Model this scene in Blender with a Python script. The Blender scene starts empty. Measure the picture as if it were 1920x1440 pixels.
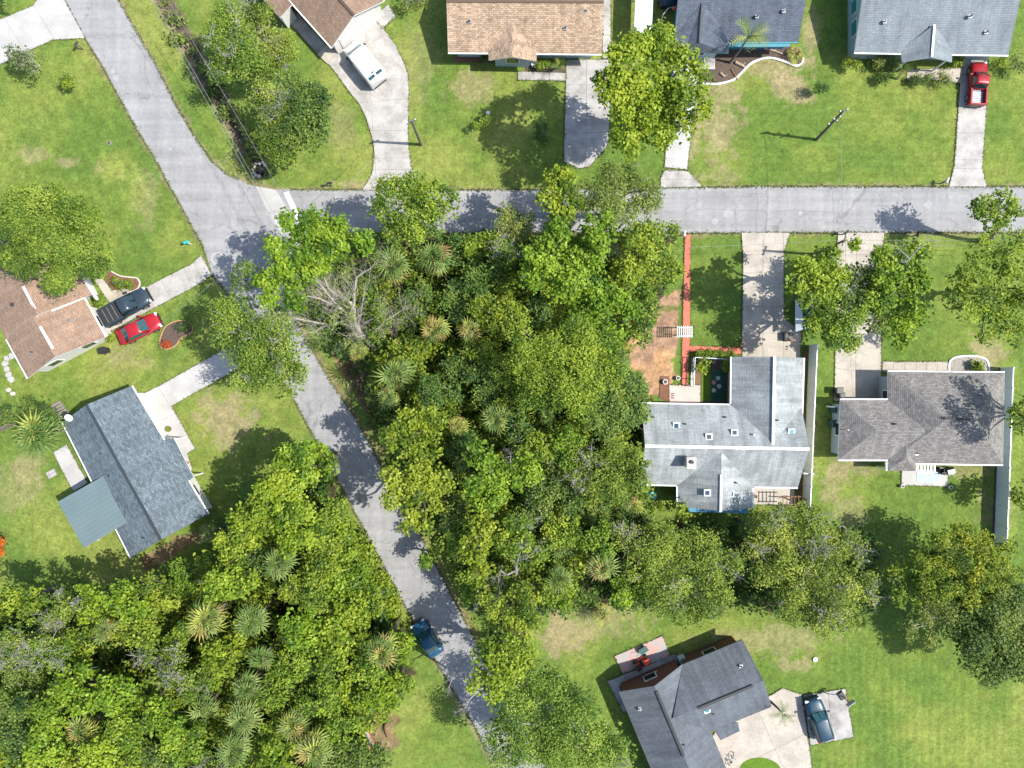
import bpy, bmesh, math, random
import numpy as np
from mathutils import Vector, Matrix
from mathutils.geometry import tessellate_polygon

random.seed(7)
SC = bpy.context.scene
COL = SC.collection
R_ = math.radians

# ---------------------------------------------------------------- camera, sky, sun, exposure
PXM = 18.75          # photograph pixels per metre on the ground
ALT = 73.5           # height of the drone
cam_d = bpy.data.cameras.new('camera')
cam_d.sensor_width = 36.0
cam_d.lens = 36.0 * ALT / (1920 / PXM)
cam_d.clip_end = 3000
cam = bpy.data.objects.new('camera', cam_d)
COL.objects.link(cam)
cam.location = (0, 0, ALT)
SC.camera = cam

SUN_EL, SUN_AZ = 55.0, 94.0          # azimuth clockwise from north (+Y)
wd = bpy.data.worlds.new('World'); SC.world = wd; wd.use_nodes = True
nt = wd.node_tree
sky = nt.nodes.new('ShaderNodeTexSky'); sky.sky_type = 'NISHITA'; sky.sun_disc = False
sky.sun_elevation = R_(SUN_EL); sky.sun_rotation = R_(SUN_AZ)
sky.air_density = 1.0; sky.dust_density = 1.2
bg = nt.nodes['Background']; bg.inputs['Strength'].default_value = 0.15
nt.links.new(sky.outputs[0], bg.inputs['Color'])
sd = bpy.data.lights.new('sun', 'SUN'); sd.energy = 4.3; sd.angle = R_(0.53); sd.color = (1.0, 0.955, 0.87)
sun = bpy.data.objects.new('sun', sd); COL.objects.link(sun)
tosun = Vector((math.cos(R_(SUN_EL)) * math.sin(R_(SUN_AZ)), math.cos(R_(SUN_EL)) * math.cos(R_(SUN_AZ)), math.sin(R_(SUN_EL))))
sun.rotation_euler = (-tosun).to_track_quat('-Z', 'Y').to_euler()
sun.location = (40, 0, 60)
SC.view_settings.view_transform = 'Standard'; SC.view_settings.look = 'None'
SC.view_settings.exposure = 0.78; SC.view_settings.gamma = 1.0
SC.view_settings.use_curve_mapping = False
SC.cycles.max_bounces = 5; SC.cycles.diffuse_bounces = 3; SC.cycles.glossy_bounces = 2
SC.cycles.transmission_bounces = 3; SC.cycles.transparent_max_bounces = 4
SC.cycles.use_denoising = True

# ---------------------------------------------------------------- coordinates
def W(px, py, z=0.0):
    """metres of the point at height z that the photograph shows at pixel (px, py)"""
    f = (ALT - z) / ALT / PXM
    return Vector(((px - 960) * f, (720 - py) * f, z))
def m2(px, z=0.0):
    return px / PXM * (ALT - z) / ALT

# ---------------------------------------------------------------- materials
MATS = {}
def _nodes(name):
    m = bpy.data.materials.new(name); m.use_nodes = True
    MATS[name] = m
    t = m.node_tree
    return m, t, t.nodes['Principled BSDF']
def _new(t, kind, **kw):
    n = t.nodes.new(kind)
    for k, v in kw.items():
        setattr(n, k, v)
    return n
def _ramp(t, fac, stops):
    r = t.nodes.new('ShaderNodeValToRGB')
    while len(r.color_ramp.elements) < len(stops):
        r.color_ramp.elements.new(0.5)
    for e, (p, c) in zip(r.color_ramp.elements, stops):
        e.position = p; e.color = (c[0], c[1], c[2], 1)
    t.links.new(fac, r.inputs[0])
    return r.outputs[0]
def _noise(t, co, scale, detail=4, rough=.6):
    n = t.nodes.new('ShaderNodeTexNoise')
    n.inputs['Scale'].default_value = scale; n.inputs['Detail'].default_value = detail; n.inputs['Roughness'].default_value = rough
    if co is not None: t.links.new(co, n.inputs['Vector'])
    return n.outputs['Fac']
def _mul(t, col, fac, lo, hi):
    mr = t.nodes.new('ShaderNodeMapRange')
    mr.inputs[1].default_value = .3; mr.inputs[2].default_value = .7
    mr.inputs[3].default_value = lo; mr.inputs[4].default_value = hi
    t.links.new(fac, mr.inputs[0])
    mx = t.nodes.new('ShaderNodeVectorMath'); mx.operation = 'SCALE'
    t.links.new(col, mx.inputs[0]); t.links.new(mr.outputs[0], mx.inputs['Scale'])
    return mx.outputs[0]
def _pos(t, stretch=None):
    g = t.nodes.new('ShaderNodeNewGeometry').outputs['Position']
    if stretch:
        mp = t.nodes.new('ShaderNodeMapping')
        mp.inputs['Scale'].default_value = stretch[:3]
        if len(stretch) > 3: mp.inputs['Rotation'].default_value = (0, 0, stretch[3])
        t.links.new(g, mp.inputs[0]); return mp.outputs[0]
    return g
def _bump(t, b, h, strength, dist):
    bp = t.nodes.new('ShaderNodeBump'); bp.inputs['Strength'].default_value = strength; bp.inputs['Distance'].default_value = dist
    t.links.new(h, bp.inputs['Height']); t.links.new(bp.outputs[0], b.inputs['Normal'])
def mat(name, ca, cb=None, scale=1.0, rough=.85, fine=.12, bump=0.0, metal=0.0, spec=.3, stretch=None, lo=.35, hi=.65, fs=None):
    m, t, b = _nodes(name)
    b.inputs['Roughness'].default_value = rough; b.inputs['Metallic'].default_value = metal
    b.inputs['Specular IOR Level'].default_value = spec
    if cb is None:
        cb = tuple(c * .8 for c in ca)
    co = _pos(t, stretch)
    c = _ramp(t, _noise(t, co, scale), [(lo, ca), (hi, cb)])
    f2 = _noise(t, _pos(t), fs or scale * 11 + 4, 3)
    c = _mul(t, c, f2, 1 - fine, 1 + fine)
    t.links.new(c, b.inputs['Base Color'])
    if bump:
        _bump(t, b, f2, bump, .02)
    return m
def plain(name, c, rough=.5, metal=0, spec=.5, coat=0):
    m, t, b = _nodes(name)
    b.inputs['Base Color'].default_value = (*c, 1); b.inputs['Roughness'].default_value = rough
    b.inputs['Metallic'].default_value = metal; b.inputs['Specular IOR Level'].default_value = spec
    b.inputs['Coat Weight'].default_value = coat
    lw = _noise(t, _pos(t), 5.0, 3)
    rgb = t.nodes.new('ShaderNodeRGB'); rgb.outputs[0].default_value = (*c, 1)
    t.links.new(_mul(t, rgb.outputs[0], lw, .9, 1.1), b.inputs['Base Color'])
    return m
def shingle(name, base, dark, bw=.32, rh=.14, contrast=.35, streak=.25, tint=None, scale_noise=.35):
    """asphalt shingles laid in courses up the slope (UV in metres), with weather streaks running down it"""
    m, t, b = _nodes(name)
    b.inputs['Roughness'].default_value = .9; b.inputs['Specular IOR Level'].default_value = .2
    uv = t.nodes.new('ShaderNodeUVMap').outputs[0]
    br = t.nodes.new('ShaderNodeTexBrick')
    br.inputs['Scale'].default_value = 1.0; br.inputs['Brick Width'].default_value = bw; br.inputs['Row Height'].default_value = rh
    br.inputs['Mortar Size'].default_value = rh * .07; br.inputs['Mortar Smooth'].default_value = .3; br.inputs['Bias'].default_value = -.1
    br.offset = .37; br.offset_frequency = 2
    br.inputs['Color1'].default_value = (*base, 1); br.inputs['Color2'].default_value = (*dark, 1)
    br.inputs['Mortar'].default_value = (*(c * .45 for c in dark), 1)
    t.links.new(uv, br.inputs['Vector'])
    mp = t.nodes.new('ShaderNodeMapping'); mp.inputs['Scale'].default_value = (1.6, .22, 1)
    t.links.new(uv, mp.inputs[0])
    c = _mul(t, br.outputs['Color'], _noise(t, mp.outputs[0], .9, 5), 1 - streak, 1 + streak * .7)
    c = _mul(t, c, _noise(t, uv, scale_noise, 3), 1 - streak * .6, 1 + streak * .6)
    c = _mul(t, c, _noise(t, uv, 7, 2), 1 - contrast * .45, 1 + contrast * .45)
    t.links.new(c, b.inputs['Base Color'])
    _bump(t, b, br.outputs['Fac'], .5, -.012)
    return m
def foliage(name, dark, mid, light, trans=.40, rough=.55):
    m, t, b = _nodes(name)
    at = t.nodes.new('ShaderNodeAttribute'); at.attribute_name = 'tone'
    c = _ramp(t, at.outputs['Fac'], [(.08, dark), (.5, mid), (.95, light)])
    oi = t.nodes.new('ShaderNodeObjectInfo')
    hs = t.nodes.new('ShaderNodeHueSaturation')
    mr = t.nodes.new('ShaderNodeMapRange'); mr.inputs[3].default_value = .488; mr.inputs[4].default_value = .512
    t.links.new(oi.outputs['Random'], mr.inputs[0]); t.links.new(mr.outputs[0], hs.inputs['Hue'])
    t.links.new(c, hs.inputs['Color'])
    t.links.new(hs.outputs[0], b.inputs['Base Color'])
    b.inputs['Roughness'].default_value = rough; b.inputs['Specular IOR Level'].default_value = .35
    tr = t.nodes.new('ShaderNodeBsdfTranslucent'); t.links.new(hs.outputs[0], tr.inputs['Color'])
    mx = t.nodes.new('ShaderNodeMixShader'); mx.inputs[0].default_value = trans
    out = t.nodes['Material Output']
    t.links.new(b.outputs[0], mx.inputs[1]); t.links.new(tr.outputs[0], mx.inputs[2]); t.links.new(mx.outputs[0], out.inputs['Surface'])
    return m

# ---------------------------------------------------------------- object helpers
def put(o, parent=None):
    COL.objects.link(o)
    if parent is not None:
        o.parent = parent
    return o
def top(o, label, cat, group=None, kind=None):
    o['label'] = label; o['category'] = cat
    if group: o['group'] = group
    if kind: o['kind'] = kind
    return o
def empty(name, loc=(0, 0, 0), rz=0.0):
    o = bpy.data.objects.new(name, None); o.empty_display_size = .3
    o.location = loc; o.rotation_euler = (0, 0, rz)
    return put(o)
class MB:
    """collects simple shapes and links them as one mesh object"""
    def __init__(s): s.v, s.f, s.mi = [], [], []
    def add(s, vs, fs, mi=0):
        k = len(s.v); s.v += [tuple(v) for v in vs]
        s.f += [tuple(i + k for i in f) for f in fs]; s.mi += [mi] * len(fs)
        return s
    def box(s, c, size, rz=0.0, mi=0, taper=1.0):
        hx, hy, hz = size[0] / 2, size[1] / 2, size[2] / 2
        ca, sa = math.cos(rz), math.sin(rz); vs = []
        for z, k in ((-hz, 1.0), (hz, taper)):
            for x, y in ((-hx, -hy), (hx, -hy), (hx, hy), (-hx, hy)):
                x *= k; y *= k
                vs.append((c[0] + x * ca - y * sa, c[1] + x * sa + y * ca, c[2] + z))
        return s.add(vs, [(3, 2, 1, 0), (4, 5, 6, 7), (0, 1, 5, 4), (1, 2, 6, 5), (2, 3, 7, 6), (3, 0, 4, 7)], mi)
    def prism(s, poly, z0, z1, mi=0):
        n = len(poly); poly = [(p[0], p[1]) for p in poly]
        a = sum(poly[i][0] * poly[(i + 1) % n][1] - poly[(i + 1) % n][0] * poly[i][1] for i in range(n))
        if a < 0: poly = poly[::-1]
        vs = [(x, y, z0) for x, y in poly] + [(x, y, z1) for x, y in poly]
        tri = tessellate_polygon([[Vector((x, y, 0)) for x, y in poly]])
        fs = []
        for t in tri:
            (x0, y0), (x1, y1), (x2, y2) = (poly[i] for i in t)
            if (x1 - x0) * (y2 - y0) - (x2 - x0) * (y1 - y0) < 0: t = t[::-1]
            fs.append(tuple(i + n for i in t)); fs.append(tuple(t[::-1]))
        fs += [(i, (i + 1) % n, n + (i + 1) % n, n + i) for i in range(n)]
        return s.add(vs, fs, mi)
    def tube(s, pts, rad, n=6, mi=0, cap=True):
        pts = [Vector(p) for p in pts]
        if not isinstance(rad, (list, tuple)): rad = [rad] * len(pts)
        rings = []
        for i, p in enumerate(pts):
            d = (pts[min(i + 1, len(pts) - 1)] - pts[max(i - 1, 0)]).normalized()
            a = d.orthogonal().normalized() if i == 0 else (pa - d * pa.dot(d)).normalized()
            pa = a; b = d.cross(a)
            rings.append([p + (a * math.cos(2 * math.pi * k / n) + b * math.sin(2 * math.pi * k / n)) * rad[i] for k in range(n)])
        vs = [v for r in rings for v in r]; fs = []
        for i in range(len(pts) - 1):
            for k in range(n):
                k2 = (k + 1) % n
                fs.append((i * n + k, i * n + k2, (i + 1) * n + k2, (i + 1) * n + k))
        if cap:
            fs.append(tuple(range(n))[::-1]); fs.append(tuple((len(pts) - 1) * n + k for k in range(n)))
        return s.add(vs, fs, mi)
    def cyl(s, c, r, h, n=16, mi=0, r2=None):
        r2 = r if r2 is None else r2
        vs = [(c[0] + r * math.cos(2 * math.pi * k / n), c[1] + r * math.sin(2 * math.pi * k / n), c[2]) for k in range(n)]
        vs += [(c[0] + r2 * math.cos(2 * math.pi * k / n), c[1] + r2 * math.sin(2 * math.pi * k / n), c[2] + h) for k in range(n)]
        fs = [(k, (k + 1) % n, n + (k + 1) % n, n + k) for k in range(n)] + [tuple(range(n))[::-1], tuple(range(n, 2 * n))]
        return s.add(vs, fs, mi)
    def loft(s, rings, mi=0):
        n = len(rings[0]); vs = [p for r in rings for p in r]; fs = []
        for i in range(len(rings) - 1):
            for k in range(n):
                k2 = (k + 1) % n
                fs.append((i * n + k, i * n + k2, (i + 1) * n + k2, (i + 1) * n + k))
        fs.append(tuple(range(n))[::-1]); fs.append(tuple((len(rings) - 1) * n + k for k in range(n)))
        return s.add(vs, fs, mi)
    def mesh(s, name, mats, smooth=False):
        me = bpy.data.meshes.new(name); me.from_pydata(s.v, [], s.f)
        for m in (mats if isinstance(mats, (list, tuple)) else [mats]): me.materials.append(MATS[m] if isinstance(m, str) else m)
        me.polygons.foreach_set('material_index', s.mi)
        if smooth: me.polygons.foreach_set('use_smooth', [True] * len(s.f))
        me.validate(); me.update()
        bm = bmesh.new(); bm.from_mesh(me); bmesh.ops.recalc_face_normals(bm, faces=bm.faces[:]); bm.to_mesh(me); bm.free()
        return me
    def build(s, name, mats, parent=None, smooth=False):
        return put(bpy.data.objects.new(name, s.mesh(name, mats, smooth)), parent)
def obj_from(name, me, parent=None):
    return put(bpy.data.objects.new(name, me), parent)
def clip(poly, p, n):
    """keep the part of a polygon on the side of the line through p that n points to"""
    out = []
    for i in range(len(poly)):
        a, b = poly[i], poly[(i + 1) % len(poly)]
        da = (a[0] - p[0]) * n[0] + (a[1] - p[1]) * n[1]; db = (b[0] - p[0]) * n[0] + (b[1] - p[1]) * n[1]
        if da >= 0: out.append(a)
        if (da > 0 > db) or (da < 0 < db):
            t = da / (da - db); out.append((a[0] + (b[0] - a[0]) * t, a[1] + (b[1] - a[1]) * t))
    return out
def area(poly):
    return .5 * sum(poly[i][0] * poly[(i + 1) % len(poly)][1] - poly[(i + 1) % len(poly)][0] * poly[i][1] for i in range(len(poly)))
def inset(poly, d):
    n = len(poly)
    if area(poly) < 0: poly = poly[::-1]
    out = []
    for i in range(n):
        p0, p1, p2 = Vector(poly[i - 1][:2]), Vector(poly[i][:2]), Vector(poly[(i + 1) % n][:2])
        e0, e1 = (p1 - p0).normalized(), (p2 - p1).normalized()
        n0, n1 = Vector((-e0.y, e0.x)), Vector((-e1.y, e1.x))
        k = (n0 + n1); den = 1 + n0.dot(n1)
        out.append(tuple(p1 + k * (d / max(den, .3))))
    return out

# ---------------------------------------------------------------- the ground sheet
def vnoise(X, Y, s, seed):
    r = np.random.RandomState(seed); g = r.rand(128, 128)
    x, y = X / s + 300.3, Y / s + 311.7
    i, j = np.floor(x).astype(int), np.floor(y).astype(int); u, v = x - i, y - j
    u, v = u * u * (3 - 2 * u), v * v * (3 - 2 * v); i %= 127; j %= 127
    return (g[i, j] * (1 - u) + g[i + 1, j] * u) * (1 - v) + (g[i, j + 1] * (1 - u) + g[i + 1, j + 1] * u) * v
def fbm(X, Y, s, seed, o=4):
    t, a, k = 0, .5, 0
    for i in range(o):
        t = t + a * vnoise(X, Y, s / 2 ** i, seed + i); k += a; a *= .55
    return t / k
def inpoly(X, Y, poly):
    c = np.zeros(X.shape, bool); n = len(poly)
    for i in range(n):
        (x0, y0), (x1, y1) = poly[i], poly[(i + 1) % n]
        if y0 == y1: continue
        c ^= ((Y < y0) != (Y < y1)) & (X < (x1 - x0) * (Y - y0) / (y1 - y0) + x0)
    return c
def segdist(X, Y, pts):
    d = np.full(X.shape, 1e9)
    for (x0, y0), (x1, y1) in zip(pts[:-1], pts[1:]):
        dx, dy = x1 - x0, y1 - y0
        t = np.clip(((X - x0) * dx + (Y - y0) * dy) / (dx * dx + dy * dy), 0, 1)
        d = np.minimum(d, np.hypot(X - x0 - t * dx, Y - y0 - t * dy))
    return d
WOOD_MID = [(600, 560), (640, 480), (700, 445), (900, 440), (1260, 442), (1262, 520), (1235, 555), (1225, 590), (1180, 640), (1165, 690), (1225, 745), (1215, 935), (1180, 960), (1230, 975),
            (1400, 985), (1640, 1000), (1640, 1150), (1560, 1160), (1390, 1130), (1340, 1150), (1200, 1130), (1010, 1140), (980, 1180), (985, 1250), (930, 1240), (905, 1160), (870, 1080), (830, 990), (745, 880), (715, 800), (690, 730), (640, 670)]
WOOD_SW = [(370, 1075), (410, 1040), (420, 1000), (470, 940), (560, 860), (600, 860), (640, 960), (680, 1030), (725, 1110), (755, 1180), (770, 1260), (745, 1330), (690, 1345), (685, 1440), (680, 1480), (-60, 1480), (-60, 1100), (0, 1105), (150, 1120), (280, 1090)]
STRAW = [(1170, 660), (1185, 630), (1222, 580), (1240, 550), (1275, 545), (1270, 600), (1266, 700), (1258, 742), (1225, 742), (1195, 705)]
DITCH = [(285, -30), (318, 22), (360, 98), (400, 170), (440, 242), (487, 318)]
DITCH_B = [(640, 660), (668, 705), (706, 770), (735, 830)]
xs = np.concatenate([[-600, -300, -150, -90], np.arange(-58, 58.01, .25), [90, 150, 300, 600]])
ys = np.concatenate([[-600, -300, -150, -80], np.arange(-46, 46.01, .25), [80, 150, 300, 600]])
GX, GY = np.meshgrid(xs, ys, indexing='ij')
PX, PY = GX * PXM + 960, 720 - GY * PXM
n1 = fbm(PX, PY, 260, 11); n2 = fbm(PX, PY, 70, 21); n3 = fbm(PX, PY, 22, 31, 3); n4 = fbm(PX, PY, 9, 41, 2); n5 = fbm(PX, PY, 5, 51, 2)
C = lambda *a: np.array(a)[None, None, :]
lush, mid_, yel = C(.098, .156, .030), C(.136, .186, .036), C(.198, .220, .055)
dry, soil, straw, litter = C(.275, .23, .125), C(.185, .13, .075), C(.30, .19, .125), C(.06, .048, .028)
def mixc(a, b, f): return a * (1 - f[..., None]) + b * f[..., None]
sm = lambda x, a, b: np.clip((x - a) / (b - a), 0, 1) ** 2 * (3 - 2 * np.clip((x - a) / (b - a), 0, 1))
col = mixc(lush, mid_, sm(n2 * .6 + n1 * .4, .36, .60))
col = mixc(col, yel, sm(n2 * .35 + n1 * .45 + n3 * .2, .49, .70) * .8)
DRY = [(425, 790, 62, 50, 1.0), (1492, 165, 42, 40, 1), (1350, 150, 60, 40, .7), (1345, 235, 45, 75, .85), (1440, 130, 70, 26, .9), (1522, 60, 20, 70, .9), (1050, 1190, 55, 42, 1), (1110, 1160, 120, 45, .6), (885, 165, 45, 30, .75), (780, 120, 40, 80, .35),
       (1580, 890, 35, 40, .6), (1590, 960, 40, 40, .5), (1560, 915, 22, 40, .6), (1870, 955, 40, 40, .7), (1490, 1248, 28, 14, .8), (1450, 1200, 110, 30, .6), (1850, 655, 36, 30, .9), (35, 910, 45, 60, .45), (1300, 260, 20, 60, .8), (1820, 880, 50, 20, .6),
       (640, 240, 30, 50, .45), (455, 300, 40, 40, .5), (55, 880, 30, 40, .5), (60, 285, 30, 20, .6), (190, 315, 14, 12, .9), (225, 330, 12, 8, .9), (125, 305, 25, 10, .7), (270, 370, 25, 50, .45), (60, 470, 30, 20, .5), (700, 960, 14, 30, .8), (672, 955, 10, 40, .7), (1600, 880, 60, 14, .6), (250, 680, 60, 16, .45), (285, 560, 40, 12, .5), (500, 60, 30, 60, .3), (230, 660, 40, 18, .4), (1350, 330, 60, 14, .5), (1260, 300, 14, 30, .6), (660, 345, 45, 6, .8), (1830, 690, 60, 20, .4), (745, 690, 25, 20, .3), (655, 690, 10, 60, .8), (590, 25, 50, 12, .4)]
for x, y, rx, ry, s in DRY:
    d = np.sqrt(((PX - x) / rx) ** 2 + ((PY - y) / ry) ** 2) + (n3 - .5) * 1.4 + (n4 - .5) * .9 + (n5 - .5) * .7
    col = mixc(col, dry, (1 - sm(d, .62, 1.08)) * s * (.6 + .4 * n4))
for x, y, rx, ry, s in [(215, 318, 45, 34, .8), (250, 360, 25, 40, .5), (1690, 140, 90, 40, .5), (1590, 120, 40, 40, .4), (80, 1000, 60, 60, .5), (70, 210, 70, 60, .3), (1790, 1390, 110, 60, .35), (820, 300, 50, 60, .35), (660, 300, 60, 40, .3)]:
    d = np.sqrt(((PX - x) / rx) ** 2 + ((PY - y) / ry) ** 2) + (n3 - .5) * 1.0
    col = mixc(col, yel * 1.02 + C(.01, .02, 0), (1 - sm(d, .3, 1.2)) * s)
for poly, cc, w in ((WOOD_MID, litter, 1), (WOOD_SW, litter, 1), (STRAW, straw, 1), ([(690, 1340), (740, 1335), (748, 1380), (745, 1405), (712, 1412), (695, 1380)], soil, .9), ([(268, 1045), (330, 1010), (385, 985), (395, 1010), (330, 1040), (300, 1060)], soil, .9)):
    jx, jy = PX + (n3 - .5) * 26 + (n4 - .5) * 14, PY + (fbm(PX, PY, 22, 61, 3) - .5) * 26
    k = inpoly(jx, jy, poly) * w
    cc2 = cc * (.7 + .6 * n4)[..., None]
    if cc is straw: cc2 = mixc(cc2, C(.37, .225, .115) * (.8 + .4 * n4)[..., None], sm(n2, .45, .6)); cc2 = mixc(cc2, C(.10, .15, .03) + 0 * cc2, sm(n3, .66, .75) * .7)
    if cc is litter: cc2 = mixc(cc2, C(.045, .075, .014) + 0 * cc2, sm(n3, .42, .58))
    col = mixc(col, cc2, k.astype(float))
dd = segdist(PX, PY, DITCH); dd2 = segdist(PX, PY, DITCH_B)
jit = (n3 - .5) * 16
col = mixc(col, C(.17, .135, .095) * (.55 + .9 * n4)[..., None], 1 - sm(dd + jit, 12, 21))
col = mixc(col, C(.09, .08, .06) * (.6 + .8 * n4)[..., None], (1 - sm(dd + jit * .6 - 0, 3, 8)))
col = mixc(col, C(.15, .105, .06) * (.55 + .9 * n4)[..., None], (1 - sm(dd2 + jit, 14, 26)))
edge = segdist(PX, PY, [(600, 665), (740, 905), (905, 1215)])
col = mixc(col, C(.20, .14, .075) + 0 * col, (1 - sm(edge + jit * .5, 2, 9)) * .5)
# mowing lines in the big lawn to the south-east and beside the streets
col = col * (1 + .09 * np.sin(PX * .42 + (n2 - .5) * 3) * inpoly(PX, PY, [(1600, 1200), (1960, 1300), (1960, 1480), (1540, 1480), (1540, 1240)]))[..., None]
u = PX * .87 - PY * .48
col = col * (1 + .05 * np.sin(u * .30 + (n2 - .5) * 4) * inpoly(PX, PY, [(-20, 130), (160, 80), (380, 460), (200, 520), (-20, 380)]))[..., None]
col = col * (1 + .05 * np.sin(PY * .38 + (n2 - .5) * 5) * inpoly(PX, PY, [(1300, 140), (1790, 120), (1790, 350), (1300, 350)]))[..., None]
col = col * (1 + .05 * np.sin(PX * .33 + (n2 - .5) * 5) * inpoly(PX, PY, [(770, 130), (1057, 130), (1057, 355), (770, 355)]))[..., None]
col = col * (1 + .06 * np.sin(u * .40) * inpoly(PX, PY, [(222, -10), (290, -10), (450, 300), (400, 310)]))[..., None]
rd = np.minimum(segdist(PX, PY, [(121, 0), (160, 72), (257, 242), (325, 360), (380, 460), (397, 515), (497, 650), (559, 762), (655, 940), (730, 1080), (815, 1235), (935, 1450)]), segdist(PX, PY, [(1024, 1440), (890, 1200), (777, 985), (655, 767), (587, 660), (541, 562), (537, 520), (575, 450), (620, 437), (1980, 436)]))
rd = np.minimum(rd, segdist(PX, PY, [(1980, 350), (1440, 350), (1000, 356), (780, 357), (507, 355.5), (425, 327), (370, 265), (295, 127), (211, -20)]))
col = mixc(col, C(.24, .185, .115) * (.7 + .6 * n4)[..., None], (1 - sm(rd + (n3 - .5) * 12 + (n4 - .5) * 5, 1, 7)) * .75)
col = col * (.80 + .4 * n4)[..., None]
Z = (n2 - .5) * .02 - .03
Z = Z - .55 * (1 - sm(dd + jit * .4, 3, 17)) - .4 * (1 - sm(dd2, 3, 20))
me = bpy.data.meshes.new('ground')
nx, ny = GX.shape
V = np.stack([GX, GY, Z], -1).reshape(-1, 3)
idx = np.arange(nx * ny).reshape(nx, ny)
Q = np.stack([idx[:-1, :-1], idx[1:, :-1], idx[1:, 1:], idx[:-1, 1:]], -1).reshape(-1, 4)
def mesh_arrays(me, V, Q):
    me.vertices.add(len(V)); me.vertices.foreach_set('co', np.ascontiguousarray(V, dtype=np.float32).ravel())
    k = Q.shape[1]
    me.loops.add(Q.size); me.loops.foreach_set('vertex_index', np.ascontiguousarray(Q, dtype=np.int32).ravel())
    me.polygons.add(len(Q)); me.polygons.foreach_set('loop_start', np.arange(0, Q.size, k, dtype=np.int32))
    me.update(calc_edges=True)
mesh_arrays(me, V, Q)
at = me.attributes.new('soil_colour', 'FLOAT_COLOR', 'POINT')
at.data.foreach_set('color', np.concatenate([np.clip(col, 0, 1), np.ones((nx, ny, 1))], -1).astype(np.float32).ravel())
m, t, b = _nodes('turf')
b.inputs['Roughness'].default_value = .95; b.inputs['Specular IOR Level'].default_value = .1
an = t.nodes.new('ShaderNodeAttribute'); an.attribute_name = 'soil_colour'
f1 = _noise(t, _pos(t), 3.2, 6, .75); f2 = _noise(t, _pos(t), 14, 4, .8)
c = _mul(t, an.outputs['Color'], _noise(t, _pos(t), .9, 4, .7), .84, 1.16); c = _mul(t, c, f1, .66, 1.34); c = _mul(t, c, f2, .62, 1.38)
t.links.new(c, b.inputs['Base Color']); _bump(t, b, f2, .8, .06)
me.materials.append(m)
top(obj_from('ground', me), 'green and straw-coloured mown lawns around the houses and woods', 'ground', kind='structure')
GCOL = col

# ---------------------------------------------------------------- road, drives, paths
def asphalt():
    m, t, b = _nodes('asphalt'); b.inputs['Roughness'].default_value = .9; b.inputs['Specular IOR Level'].default_value = .2
    c = _ramp(t, _noise(t, _pos(t), .3, 5), [(.3, (.236, .235, .236)), (.7, (.285, .283, .283))])
    c = _mul(t, c, _noise(t, _pos(t, (.06, 1.1, 1)), 1.0, 4), .88, 1.12)              # wheel tracks of the east street
    c = _mul(t, c, _noise(t, _pos(t, (1.1, .06, 1, R_(-29))), 1.0, 4), .90, 1.10)     # and of the slanting street
    c = _mul(t, c, _noise(t, _pos(t), 2.2, 5, .75), .90, 1.10); f = _noise(t, _pos(t), 12, 4, .8); c = _mul(t, c, f, .86, 1.14)
    v = t.nodes.new('ShaderNodeTexVoronoi'); v.feature = 'DISTANCE_TO_EDGE'; v.inputs['Scale'].default_value = .22
    nz = t.nodes.new('ShaderNodeTexNoise'); nz.inputs['Scale'].default_value = .8; ad = t.nodes.new('ShaderNodeVectorMath'); ad.operation = 'MULTIPLY_ADD'
    ad.inputs[1].default_value = (2.2, 2.2, 0); t.links.new(nz.outputs['Color'], ad.inputs[0]); t.links.new(_pos(t), ad.inputs[2]); t.links.new(ad.outputs[0], v.inputs['Vector']); t.links.new(_pos(t), nz.inputs['Vector'])
    cr = t.nodes.new('ShaderNodeMapRange'); cr.inputs[1].default_value = 0; cr.inputs[2].default_value = .012; cr.inputs[3].default_value = .72; cr.inputs[4].default_value = 1
    t.links.new(v.outputs['Distance'], cr.inputs[0]); mx = t.nodes.new('ShaderNodeVectorMath'); mx.operation = 'SCALE'; t.links.new(c, mx.inputs[0]); t.links.new(cr.outputs[0], mx.inputs['Scale'])
    t.links.new(mx.outputs[0], b.inputs['Base Color']); _bump(t, b, f, .3, .01)
asphalt()
mat('concrete', (.385, .37, .345), (.25, .235, .215), .7, .85, .10, .2, lo=.40, hi=.72, fs=5)
mat('concrete_white', (.42, .41, .395), (.34, .33, .315), .6, .8, .06, .15)
mat('concrete_tan', (.41, .37, .315), (.29, .26, .22), .6, .85, .10, .15, lo=.40, hi=.72, fs=5)
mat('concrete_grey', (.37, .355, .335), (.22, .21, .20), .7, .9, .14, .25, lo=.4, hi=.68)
mat('joint', (.25, .23, .20), (.17, .155, .135), 3)
mat('paint_white', (.72, .72, .72), (.6, .6, .6), 3, .7)
mat('red_paver', (.50, .155, .105), (.43, .125, .085), 2.5, .85, .14, .2)
mat('pink_paint', (.56, .42, .38), (.50, .37, .335), 1.2, .7, .05)
mat('pink_stained', (.46, .27, .24), (.33, .31, .30), .9, .85, .12, .2, lo=.42, hi=.56)
mat('mulch', (.075, .055, .045), (.12, .09, .07), 6, .95, .35, .8)
mat('mulch_red', (.22, .10, .06), (.12, .07, .05), 6, .95, .35, .8)
mat('pale_gravel', (.33, .30, .27), (.22, .20, .18), 5, .95, .3, .8)

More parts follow.
